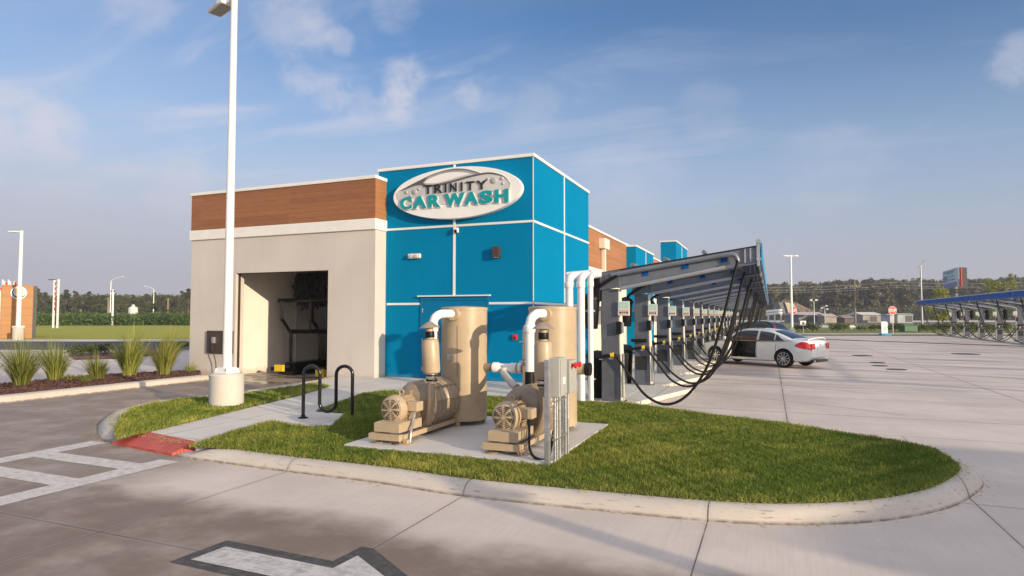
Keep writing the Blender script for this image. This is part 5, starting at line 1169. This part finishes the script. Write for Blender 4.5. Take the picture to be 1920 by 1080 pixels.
# ------------------------------------------------------------------ left background
def restaurant():
    D = 52; t = thing('restaurant_building', 'restaurant in cream and orange wood panels with a round emblem, left edge', 'restaurant', (*atd(30, D), 0)); z = lambda py: hz_(py, D)
    p1 = np.array(atd(62, D)); ang = YAW+R(37); L = 48*D/1180*.97; p0 = p1-L*np.array([math.cos(ang), math.sin(ang)]); Mx = Matrix.Translation((p0[0], p0[1], 0)) @ Matrix.Rotation(ang, 4, 'Z')
    MB().box(0, L, 0, 7, 0, z(535), Mx).build('wood_wall', wood_mat('orange_wood_wall', (.42, .19, .055), (9, 0)), t)
    MB().box(-14, -.02, .3, 7, 0, z(545), Mx).build('cream_wall', M['cream'], t); MB().box(-14, -.02, .2, .6, z(545)+.002, z(541), Mx).build('red_stripe', M['bstripe'], t)
    MB().box(L, L+.25, .1, 7, 0, z(536), Mx).build('side_trim', M['trim'], t)
    # round emblem
    c = Mx @ Vector((L*.54, -.12, z(549.5))); Q = Matrix.Translation(c) @ Matrix.Rotation(ang, 4, 'Z') @ Matrix(((1, 0, 0, 0), (0, 0, -1, 0), (0, 1, 0, 0), (0, 0, 0, 1))); r = .53
    sg = MB().prism([(r*math.cos(a), r*math.sin(a)) for a in np.linspace(0, 2*math.pi, 40)[:-1]], -.1, .02, Q).build('round_sign', M['signwhite'], t)
    cres = [(.46*math.cos(a), .46*math.sin(a)) for a in np.linspace(R(130), R(335), 24)]+[(.05+.40*math.cos(a), .05+.38*math.sin(a)) for a in np.linspace(R(335), R(135), 24)]
    MB().prism(cres, .021, .03, Q).build('blue_crescent', M['fascia'], sg)
    bun = lambda a0, a1, dz: [(.33*math.cos(a), dz+.25*math.sin(a)) for a in np.linspace(R(a0), R(a1), 14)]
    MB().prism(bun(10, 170, .12), .021, .03, Q).build('yellow_bun', M['yellow'], sg); MB().prism(bun(190, 350, -.12), .021, .03, Q).build('yellow_bun', M['yellow'], sg)
    for tx, zz in (('BURGER', .0), ('KING', -.15)):
        v, f = text_mesh(tx, 1., .02, .02); a = np.array(v); mn = a.min(0); mx = a.max(0); a = (a-mn)/(mx-mn); w = .62 if tx == 'BURGER' else .46
        MB().add([Q @ Vector(((q[0]-.5)*w, zz+q[1]*.13, .022+.012*q[2])) for q in a], f).build('lettering', M['red'], sg)
    for k, px in enumerate((3, 8, 14, 25)):
        x, y = atd(px, 60); o = thing('feather_flag', 'small red and white feather flag above the restaurant roof, '+ORD[k]+' from the left', 'flag', (x, y, 0)); h = hz_(524+3*(k % 2), 60)
        MB().cyl((x, y, 0), (x, y, h), .03, n=6).build('pole', M['wpaint'], o); q = Matrix.Translation((x, y, 0)) @ Matrix.Rotation(YAW, 4, 'Z') @ Matrix(((1, 0, 0, 0), (0, 0, -1, 0), (0, 1, 0, 0), (0, 0, 0, 1)))
        MB().prism([(0, h-1.6), (.25, h-1.4), (.3, h-.3), (.05, h)], -.01, .01, q).build('cloth', M['red'] if k % 2 else M['signwhite'], o)
restaurant()
x, y = atd(36, 49)
lamp_post('lamp_post', 'white lamp post with one dark flat head in front of the restaurant', (x, y), hz_(432, 49), 1.0, .36, .16, [YAW+math.pi], head_len=.7)
x, y = atd(105, 95); t = thing('pylon_sign', 'tall white twin post pylon sign with vertical red letters at left', 'sign', (x, y, 0)); h = hz_(525, 95); Mx = Matrix.Translation((x, y, 0)) @ Matrix.Rotation(YAW, 4, 'Z')
MB().box(-.42, -.2, -.1, .1, 0, h, Mx).box(.2, .42, -.1, .1, 0, h+.1, Mx).build('post', M['wpaint'], t); m = MB()
for k in range(6):
    zz = h-.5-k*.75; m.box(-.17, .17, -.12, -.05, zz, zz+.16, Mx).box(-.17, -.05, -.12, -.05, zz-.3, zz, Mx)
m.build('letter_blocks', M['bstripe'], t); MB().box(-1.2, -.2, -.15, .15, h, h+.1, Mx).build('lamp_head', M['trim'], t)
def arm_light(px, D, yt, side, label, mat):
    x, y = atd(px, D); h = hz_(yt, D); t = thing('street_light', label, 'street light', (x, y, 0)); MB().cyl((x, y, 0), (x, y, h), .14, .09, 8).build('pole', mat, t)
    c, s = math.cos(YAW), math.sin(YAW); k = side; pts = [(x, y, h), (x+k*.8*c, y+k*.8*s, h+.6), (x+k*2.2*c, y+k*2.2*s, h+.9)]
    MB().tube(pts, .05, 6).build('arm', mat, t); MB().lathe([(0, -.1), (.3, 0), (.2, .12), (0, .14)], (x+k*2.5*c, y+k*2.5*s, h+.9), 'z', 10).build('lamp_head', M['signwhite'], t)
arm_light(207, 140, 527, 1, 'slim street light with an arm to the right beside the twin posts at left', M['wpaint'])
arm_light(288, 170, 543, -1, 'slim street light with an arm to the left before the left trees', M['wpaint'])
for i, (px, D, yt, lb, mt) in enumerate(((203, 135, 557, 'orange brown timber post beside the white mast at left', 'wood_pole'), (211.5, 120, 543, 'white mast with a small dark cap among the left poles', 'wpaint'), (315, 170, 559, 'timber power pole near the left trees, closest to the grey wall', 'wood_pole'), (152, 150, 567, 'short timber pole in front of the trees behind the pylon sign', 'wood_pole'))):
    x, y = atd(px, D); h = hz_(yt, D); t = thing('pole', lb, 'pole', (x, y, 0)); MB().cyl((x, y, 0), (x, y, h), .2, .16, 8).build('shaft', M[mt], t); MB().box(x-.6, x+.6, y-.1, y+.1, h-.35, h-.2).build('crossbar', M['trim'] if mt == 'wpaint' else M[mt], t)
x, y = atd(250, 153); t = thing('silo', 'pale green white storage silo in front of the left trees', 'silo', (x, y, 0)); MB().lathe([(1.05, 0), (1.05, 3.6), (.9, 3.95), (.35, 4.2), (.35, 4.6), (0, 4.6)], (x, y, 0), 'z', 24).build('drum', plain('pale_silo', (.60, .64, .58), .6), t, smooth=40); MB().cyl((x-1.3, y, 0), (x-1.3, y, 3.9), .08, n=6).build('ladder_pipe', M['wood_pole'], t)
x, y = atd(226, 150); t = thing('white_tank', 'low cream tank half hidden by the hedge left of the silo', 'tank', (x, y, 0)); MB().lathe([(1.1, 0), (1.1, 1.1), (.9, 1.4), (0, 1.6)], (x, y, 0), 'z', 20).build('drum', M['cream'], t, smooth=40)
# ------------------------------------------------------------------ foliage
def leaves(name, clumps, per, size, mat, parent=None, seed=0, flat=.0, lightdir=None):
    """clumps: rows of (x, y, z, rx, rz); leaf quads spread through each clump"""
    r = np.random.default_rng(seed); C = np.array(clumps); n = len(C)*per; c = np.repeat(C, per, 0)
    u = r.normal(size=(n, 3)); u /= np.linalg.norm(u, axis=1)[:, None]; rad = r.uniform(.25, 1.0, n)**.5
    p = c[:, :3]+u*rad[:, None]*np.stack([c[:, 3], c[:, 3], c[:, 4]], 1)
    a = r.normal(size=(n, 3)); a /= np.linalg.norm(a, axis=1)[:, None]; b = np.cross(a, r.normal(size=(n, 3))); b /= np.linalg.norm(b, axis=1)[:, None]
    s = size*r.uniform(.5, 1.3, n)[:, None]; P = np.stack([p-a*s*.5, p+b*s*.32, p+a*s*.6, p-b*s*.32], 1)
    t = np.clip(np.repeat(r.uniform(.15, .85, len(C)), per)*.6+.2+r.normal(0, .16, n), 0, 1)
    return raw_mesh(name, P.reshape(-1, 3), np.arange(n*4).reshape(-1, 4), 4, [mat], np.repeat(t, 4), parent)
def tree_proto(name, h, kind, seed, mat, label='tree', cat='tree'):
    r = random.Random(seed); t = thing(name, label, cat, (0, 0, 0)); tr = MB()
    def limb(p, q, r0, r1): m = [p[i]+(q[i]-p[i])*.5+r.uniform(-.04, .04)*h*.3 for i in range(3)]; tr.tube([p, m, q], [r0, (r0+r1)/2, r1], 7)
    cl = []; tr.tube([(0, 0, -.1), (.02*h*r.uniform(-1, 1), 0, h*.5), (0, 0, h*.93)], [h*.02, h*.014, h*.004], 8)
    if kind == 'pine':
        for k in range(22):
            z = h*r.uniform(.38, .98); ex = (1.02-z/h)**.55; a = r.uniform(0, 6.28); d = h*.17*ex*r.uniform(.2, 1.15); q = (d*math.cos(a), d*math.sin(a), z); limb((0, 0, z-h*.04), q, h*.006, h*.002); cl.append((*q, h*.065*r.uniform(.7, 1.25), h*.035*r.uniform(.8, 1.3)))
    else:
        for k in range(30):
            z = h*r.uniform(.28, .97); ex = math.sin(math.pi*min(1, max(.08, (z/h-.18)/.85)))**.6; a = r.uniform(0, 6.28); d = h*.30*ex*r.uniform(.15, 1.1); q = (d*math.cos(a), d*math.sin(a), z); limb((0, 0, max(h*.2, z-h*.2)), q, h*.008, h*.002); cl.append((*q, h*.095*r.uniform(.6, 1.2), h*.07*r.uniform(.6, 1.2)))
    tr.build('trunk', M['bark'], t, smooth=60); leaves('crown', cl, 190 if kind == 'pine' else 230, h*.028, mat, t, seed); return t
P_ = [tree_proto('pine_tree', 12, 'pine', 11, M['pine']), tree_proto('pine_tree', 12, 'pine', 12, M['pine']), tree_proto('broadleaf_tree', 11, 'dec', 13, M['decid']), tree_proto('broadleaf_tree', 11, 'dec', 14, M['pine'])]
used = [False]*4
def put_tree(i, x, y, sc, lb, grp, rz):
    o = P_[i]
    if not used[i]: used[i] = True; o.location = (x, y, 0); o.rotation_euler = (0, 0, rz); o.scale = (sc, sc, sc); o['label'] = lb; o['group'] = grp; o['category'] = 'tree'; return o
    return dup(o, (x, y, 0), rz, lb, grp, None, sc)
rr = random.Random(4)
def ordw(n):
    base = ORD+['seventeenth', 'eighteenth', 'nineteenth']
    if n <= 19: return base[n-1]
    tens = {2: 'twent', 3: 'thirt', 4: 'fort'}[n//10]
    return tens+('ieth' if n % 10 == 0 else 'y-'+base[n % 10-1])
# left treeline: rows of individual trees
tops = [(70, 541), (84, 548), (98, 556), (112, 562), (123, 543), (136, 560), (142, 545), (157, 552), (166, 546), (180, 553), (194, 552), (208, 555), (222, 552), (238, 556), (252, 553), (266, 557), (276, 551), (290, 548), (303, 556), (316, 553), (328, 554), (343, 545), (354, 541), (75, 560), (110, 570), (150, 566), (190, 565), (230, 566), (262, 568), (300, 566), (335, 562), (366, 548), (385, 545)]
kinds = ['pine', 'pine', 'broadleaf', 'broadleaf']
for i, (px, py) in enumerate(tops):
    D = 205+rr.uniform(-18, 25)-(40 if i > 22 else 0); k = rr.choice([0, 1, 2, 3, 3]) if py > 546 else rr.choice([0, 1]); h = hz_(py, D); base = 12 if k < 2 else 11
    n_ = sum(1 for q in tops if q[0] < px)+1
    w_ = 'pine' if k < 2 else 'broadleaf tree'
    put_tree(k, *atd(px, D), h/base, 'distant '+w_+', '+ordw(n_)+' from the left in the far left treeline', 'trees in the left treeline', rr.uniform(0, 6.28))
# far forest on the right reads as one mass
def forest():
    r = np.random.default_rng(8); cl = []; tr = MB(); prof = [(1380, 536), (1440, 534), (1500, 532), (1560, 528), (1620, 525), (1700, 526), (1780, 527), (1850, 524), (1920, 520), (2050, 516), (2250, 512)]
    for i in range(420):
        px = r.uniform(1380, 2250); D = r.choice([265, 285, 305, 330])+r.uniform(-8, 8); top = np.interp(px, *zip(*prof))+r.uniform(-1.5, 5)+(8 if D < 275 else 0); h = hz_(top, D); x, y = atd(px, D)
        tr.tube([(x, y, 0), (x+r.uniform(-.4, .4), y, h*.9)], [.28, .1], 5, False)
        for k in range(16):
            z = h*r.uniform(.30, .98) if D < 300 else h*r.uniform(.08, 1.); d = h*.14*(1.25-z/h)**.4; a = r.uniform(0, 6.28); cl.append((x+d*math.cos(a)*r.uniform(.2, 1), y+d*math.sin(a), z, h*.085*r.uniform(.6, 1.2), h*.06*r.uniform(.7, 1.4)))
    o = leaves('forest', cl, 40, 1.15, M['forest'], None, 3); o['kind'] = 'stuff'; o['label'] = 'far dense forest edge running along the right horizon'; o['category'] = 'forest'
    tk = tr.build('trunk', M['bark'], o)
forest()
def massrow(name, px0, px1, D0, D1, py, n, mat, label, cat, seed, size=.35, per=60, kind='stuff', w=1.0):
    r = np.random.default_rng(seed); cl = []
    for i in range(n):
        D = r.uniform(D0, D1); x, y = atd(r.uniform(px0, px1), D); h = hz_(py+r.uniform(-1.5, 2.5), D)
        for z in (h*.3, h*.75): cl.append((x, y, z, w*r.uniform(.7, 1.3), h*.38))
    o = leaves(name, cl, per, size, mat, None, seed); o['kind'] = kind; o['label'] = label; o['category'] = cat; return o
massrow('hedge', 62, 372, 118, 150, 589, 210, M['hedge'], 'long dense green hedge at the back of the mown field on the left', 'hedge', 5, .45, 60, 'stuff', 1.8)
massrow('tree_belt', 60, 372, 228, 262, 557, 170, M['forest'], 'dull green far tree belt filling the gaps behind the left treeline', 'tree belt', 9, .9, 60, 'stuff', 3.4)
massrow('undergrowth', 1420, 2300, 238, 256, 578, 220, M['pine'], 'dark undergrowth at the foot of the far forest', 'undergrowth', 6, .8, 50, 'stuff', 3.2)
def shrub_proto(seed):
    t = thing('shrub', 'shrub', 'shrub', (0, 0, 0)); r = random.Random(seed); m = MB()
    for k in range(6): a = r.uniform(0, 6.28); m.tube([(0, 0, 0), (.35*math.cos(a), .35*math.sin(a), .5)], [.02, .008], 5)
    m.build('stem', M['bark'], t); leaves('leaves', [(.45*math.cos(k), .45*math.sin(k*1.7), .35+.35*r.random(), .35, .28) for k in range(9)], 75, .13, M['decid'], t, seed); return t
sp_ = shrub_proto(3); first = True
for k, px in enumerate((1496, 1512, 1523, 1568, 1580, 1612, 1632, 1652, 1662, 1684, 1712, 1722, 1737, 1752, 1768, 1795, 1815, 1830, 1850, 1870, 1885)):
    D = 74+rr.uniform(-3, 4); x, y = atd(px, D); lb = 'dark green shrub on the far verge, %s from the lamp post' % ordw(k+1); sc = rr.uniform(.75, 1.25)
    if first: sp_.location = (x, y, .06); sp_['label'] = lb; sp_['group'] = 'shrubs along the far verge'; first = False
    else: dup(sp_, (x, y, .06), rr.uniform(0, 6), lb, 'shrubs along the far verge', None, sc)
def sapling(px, D, top, spread, seed, label, dens):
    x, y = atd(px, D); h = hz_(top, D); t = thing('sapling_tree', label, 'tree', (x, y, .05)); r = random.Random(seed); m = MB(); cl = []
    m.tube([(x, y, 0), (x+.1, y, h*.45), (x, y, h*.95)], [.09, .06, .02], 8)
    for k in range(dens):
        z = h*r.uniform(.32, 1.0); a = r.uniform(0, 6.28); d = spread*math.sin(math.pi*min(1, (z/h-.15)/.95))*r.uniform(.3, 1); q = (x+d*math.cos(a), y+d*math.sin(a), z); m.tube([(x, y, z-h*.1), q], [.03, .01], 5); cl.append((*q, .42, .40))
    m.build('trunk', M['bark'], t); o = leaves('crown', cl, 46, .24, M['sapling'], None, seed)
    o.parent = t; o.location = (-x, -y, -.05); return t
sapling(1766, 78, 545, 1.7, 5, 'young yellow green tree left of the billboard post', 26)
sapling(1883, 78, 517, 3.2, 6, 'taller sparse yellow green tree above the right canopy row', 34)
# unseen building added off to the right to cast shade on the foreground
def pay_station():
    t = thing('office_building', 'unseen low flat roofed building added right of the lot to cast shade', 'building', (24, -1, 0))
    MB().box(20.6, 34, -3.0, 2.0, 0, 4.35).build('wall', M['stucco'], t); MB().box(20.5, 34.1, -3.1, 2.1, 4.35, 4.5).build('roof', M['white'], t); MB().box(20.57, 20.6, -2, -1, .1, 2.2).build('door', M['bluedoor'], t)
pay_station()
# ------------------------------------------------------------------ planter with ornamental grasses on the left
pk_o = smoothpath([G(-120, 752, .13), G(0, 744, .13), G(130, 731, .13), G(255, 718, .13), G(390, 704, .13)], 5)
pk = [[(p[0], p[1], h) for p in offset(pk_o, d)] for d, h in ((-.06, 0), (-.04, .06), (0, .12), (.04, .135), (.28, .14), (.30, .10))]
MB().grid(pk).build('planter_kerb', M['kerb'], smooth=50, kind='structure')
back = [(-17.2, 15.2), (-18.2, 14.6), (-18.9, 12.6), (-18.8, 10.3), (-18.6, 8.5), (-19.5, 6)]
MB().prism(offset(pk_o, .27)+back, .01, .12).build('planter_mulch', M['mulch'], kind='structure')
# mulch chips
r = np.random.default_rng(12); n = 9000; x = r.uniform(-19.5, -15.2, n); y = r.uniform(6, 15.2, n); k = in_poly(x, y, offset(pk_o, .30)+back); x = x[k]; y = y[k]; n = len(x); a = r.uniform(0, 6.28, n); s = r.uniform(.015, .05, n)
P = np.stack([np.stack([x-np.cos(a)*s, y-np.sin(a)*s, np.full(n, .123)], 1), np.stack([x+np.sin(a)*s*.4, y-np.cos(a)*s*.4, np.full(n, .128)+r.uniform(0, .03, n)], 1), np.stack([x+np.cos(a)*s, y+np.sin(a)*s, np.full(n, .125)+r.uniform(0, .02, n)], 1), np.stack([x-np.sin(a)*s*.4, y+np.cos(a)*s*.4, np.full(n, .13)+r.uniform(0, .02, n)], 1)], 1)
o = raw_mesh('mulch_chips', P.reshape(-1, 3), np.arange(n*4).reshape(-1, 4), 4, [M['mulch']]); o['kind'] = 'stuff'; o['label'] = 'red brown wood chip mulch around the ornamental grasses'; o['category'] = 'mulch'
sheet('planter_strip', [G(128, 664), G(215, 660), G(340, 654), G(330, 663), G(215, 672), G(140, 674)], .02, M['mulch'])
def fountain(x, y, h, n, seed, label, spread=.75, grp='ornamental grass clumps in the planter'):
    r = np.random.default_rng(seed); t = thing('ornamental_grass', label, 'grass plant', (x, y, .12), grp); K = 7
    a = r.uniform(0, 2*np.pi, n); L = h*r.uniform(.40, 1.12, n)*(1+.18*np.cos(a-r.uniform(0, 6.28))); lean = r.uniform(.03, 1., n)**.9*spread*.95; w = r.uniform(.004, .009, n); b0 = r.uniform(0, .17, n); tw = a+np.pi/2+r.normal(0, .5, n)
    P = np.empty((n, K, 2, 3))
    for j in range(K):
        u = j/(K-1); rad = b0+lean*L*(u**1.35)*.80; z = L*(u*(1-.10*lean)-.46*lean*u**3.4); ww = w*(1-u**2*.92)
        cx = rad*np.cos(a); cy = rad*np.sin(a); P[:, j, 0] = np.stack([cx-np.cos(tw)*ww, cy-np.sin(tw)*ww, z], 1); P[:, j, 1] = np.stack([cx+np.cos(tw)*ww, cy+np.sin(tw)*ww, z], 1)
    base = (np.arange(n)*K*2)[:, None]; F4 = np.concatenate([base+np.array([[2*j, 2*j+1, 2*j+3, 2*j+2]]) for j in range(K-1)])
    tt = np.clip(r.normal(.45, .25, n), 0, 1); tt = np.where(r.uniform(0, 1, n) < .16, 1., tt+r.uniform(-.15, .2)); raw_mesh('blades', P.reshape(-1, 3), F4, 4, [M['fount']], np.repeat(tt, K*2), t); return t
fs_ = [((40, 722), 1.30, 900, 'largest ornamental grass clump at the far left of the planter', .95), ((103, 712), 1.15, 650, 'ornamental grass clump second from the left beside the largest', .8), ((183, 711), .82, 420, 'thinner short ornamental grass clump third from the left', .8), ((243, 704), 1.45, 900, 'tall upright ornamental grass clump fourth from the left', .8), ((308, 702), 1.38, 850, 'ornamental grass clump fifth from the left, closest to the building', .8)]
for i, (p, h, n, lb, spd) in enumerate(fs_): x, y = G(*p, .12); fountain(x, y, h, n, 20+i, lb, spd)
for i, (p, h, lb) in enumerate((((355, 697), .34, 'small spiky green plant at the building end of the planter'), ((130, 712), .22, 'tiny low plant between the second and third grass clumps'), ((160, 715), .3, 'small low plant at the foot of the third grass clump'), ((-30, 730), .9, 'grass clump cut by the left edge of the picture'))):
    x, y = G(*p, .12); fountain(x, y, h, 160, 40+i, lb, 1.25, 'small plants in the planter')
for i, (px, py) in enumerate(((140, 668), (158, 667), (175, 666), (200, 664), (318, 658), (335, 657))):
    x, y = G(px, py); o = dup(sp_, (x, y, .02), i, 'low dark shrub in the far planter strip, %s from the left' % ORD[i], 'shrubs in the far planter strip', None, (.8, .8, .55)); o['category'] = 'shrub'

# ------------------------------------------------------------------ thin humid air
def haze():
    m = bpy.data.materials.new('haze_air'); m.use_nodes = True; nt = m.node_tree; nt.nodes.clear()
    o = nt.nodes.new('ShaderNodeOutputMaterial'); v = nt.nodes.new('ShaderNodeVolumePrincipled'); v.inputs['Density'].default_value = .00045; v.inputs['Color'].default_value = (.86, .88, .95, 1); v.inputs['Anisotropy'].default_value = .2
    nt.links.new(v.outputs[0], o.inputs['Volume'])
    h = MB().box(-520, 520, -60, 520, -1.2, 40).build('haze', m, kind='stuff'); h['label'] = 'thin pale haze over the far ground and trees'; h['category'] = 'haze'
haze()

# ------------------------------------------------------------------ covers in the lot, clippings by the kerb
for i, (px, py, wpx, lb) in enumerate(((1617, 667, 34, 'dark round drain cover in the lot, farthest left of the cluster'), (1645, 680, 26, 'small dark cover in the middle of the lot, upper of the close pair'), (1650, 686, 26, 'small dark cover in the middle of the lot, lower of the close pair'), (1681, 693, 34, 'rust brown round cover nearest the viewer in the lot'), (1811, 664, 46, 'large dark grate far right in front of the right canopy row'))):
    x, y = G(px, py); dist = 1.9*F/(py-592); r_ = wpx*dist/F/2
    t = thing('drain_cover', lb, 'drain cover', (x, y, 0), 'covers set in the parking lot')
    MB().lathe([(0, .012), (r_*.92, .012), (r_*.95, .006)], (x, y, 0), 'z', 28).build('plate', plain('cast_cover_%d' % i, (.16, .10, .06) if i == 3 else (.05, .045, .045), .7, var=.3), t); MB().lathe([(r_*.95, .004), (r_*.95, .014), (r_, .014), (r_*1.0, .004)], (x, y, 0), 'z', 28).build('rim', M['trim'], t)
r = np.random.default_rng(31); pts = []
for p in inner[::1]:
    for k in range(14): pts.append((p[0]+r.normal(0, .05), p[1]+r.normal(0, .05), .142))
for p in outer: 
    for k in range(2): pts.append((p[0]+r.normal(0, .06), p[1]-abs(r.normal(0, .05)), .006))
for k in range(900):
    u = r.uniform(0, 1); a_ = np.array(G(365, 829, .13)); b_ = np.array(G(560, 801, .13)); c_ = np.array(G(455, 766, .13)); d_ = np.array(G(265, 813, .13))
    e0, e1 = ((a_, b_) if r.uniform() < .5 else (d_, c_)); q = e0+(e1-e0)*u+r.normal(0, .08, 2); pts.append((q[0], q[1], .137))
P0 = np.array(pts); n = len(P0); a = r.uniform(0, 6.28, n); L_ = r.uniform(.006, .022, n); ex = np.stack([np.cos(a)*L_, np.sin(a)*L_, np.zeros(n)], 1); ey = np.stack([-np.sin(a)*.003, np.cos(a)*.003, np.full(n, .002)], 1)
P = np.stack([P0-ex-ey, P0+ex-ey, P0+ex+ey, P0-ex+ey], 1)
o = raw_mesh('grass_clippings', P.reshape(-1, 3), np.arange(n*4).reshape(-1, 4), 4, [M['blade']], np.repeat(np.clip(r.normal(.75, .25, n), 0, 1), 4)); o['kind'] = 'stuff'; o['label'] = 'dry grass clippings scattered along the kerb and walkway edges'; o['category'] = 'clippings'

# slim unseen post added off to the right so its long shadow crosses the road
t = thing('clearance_post', 'unseen white post with a short arm, added right of the island to cast a shadow', 'post', (9.4, .7, 0))
MB().cyl((9.4, .7, 0), (9.4, .7, 2.95), .12, .11, 16).build('pole', M['wpaint'], t, smooth=60); MB().box(9.45, 10.0, .66, .74, 2.75, 2.85).build('arm', M['wpaint'], t)
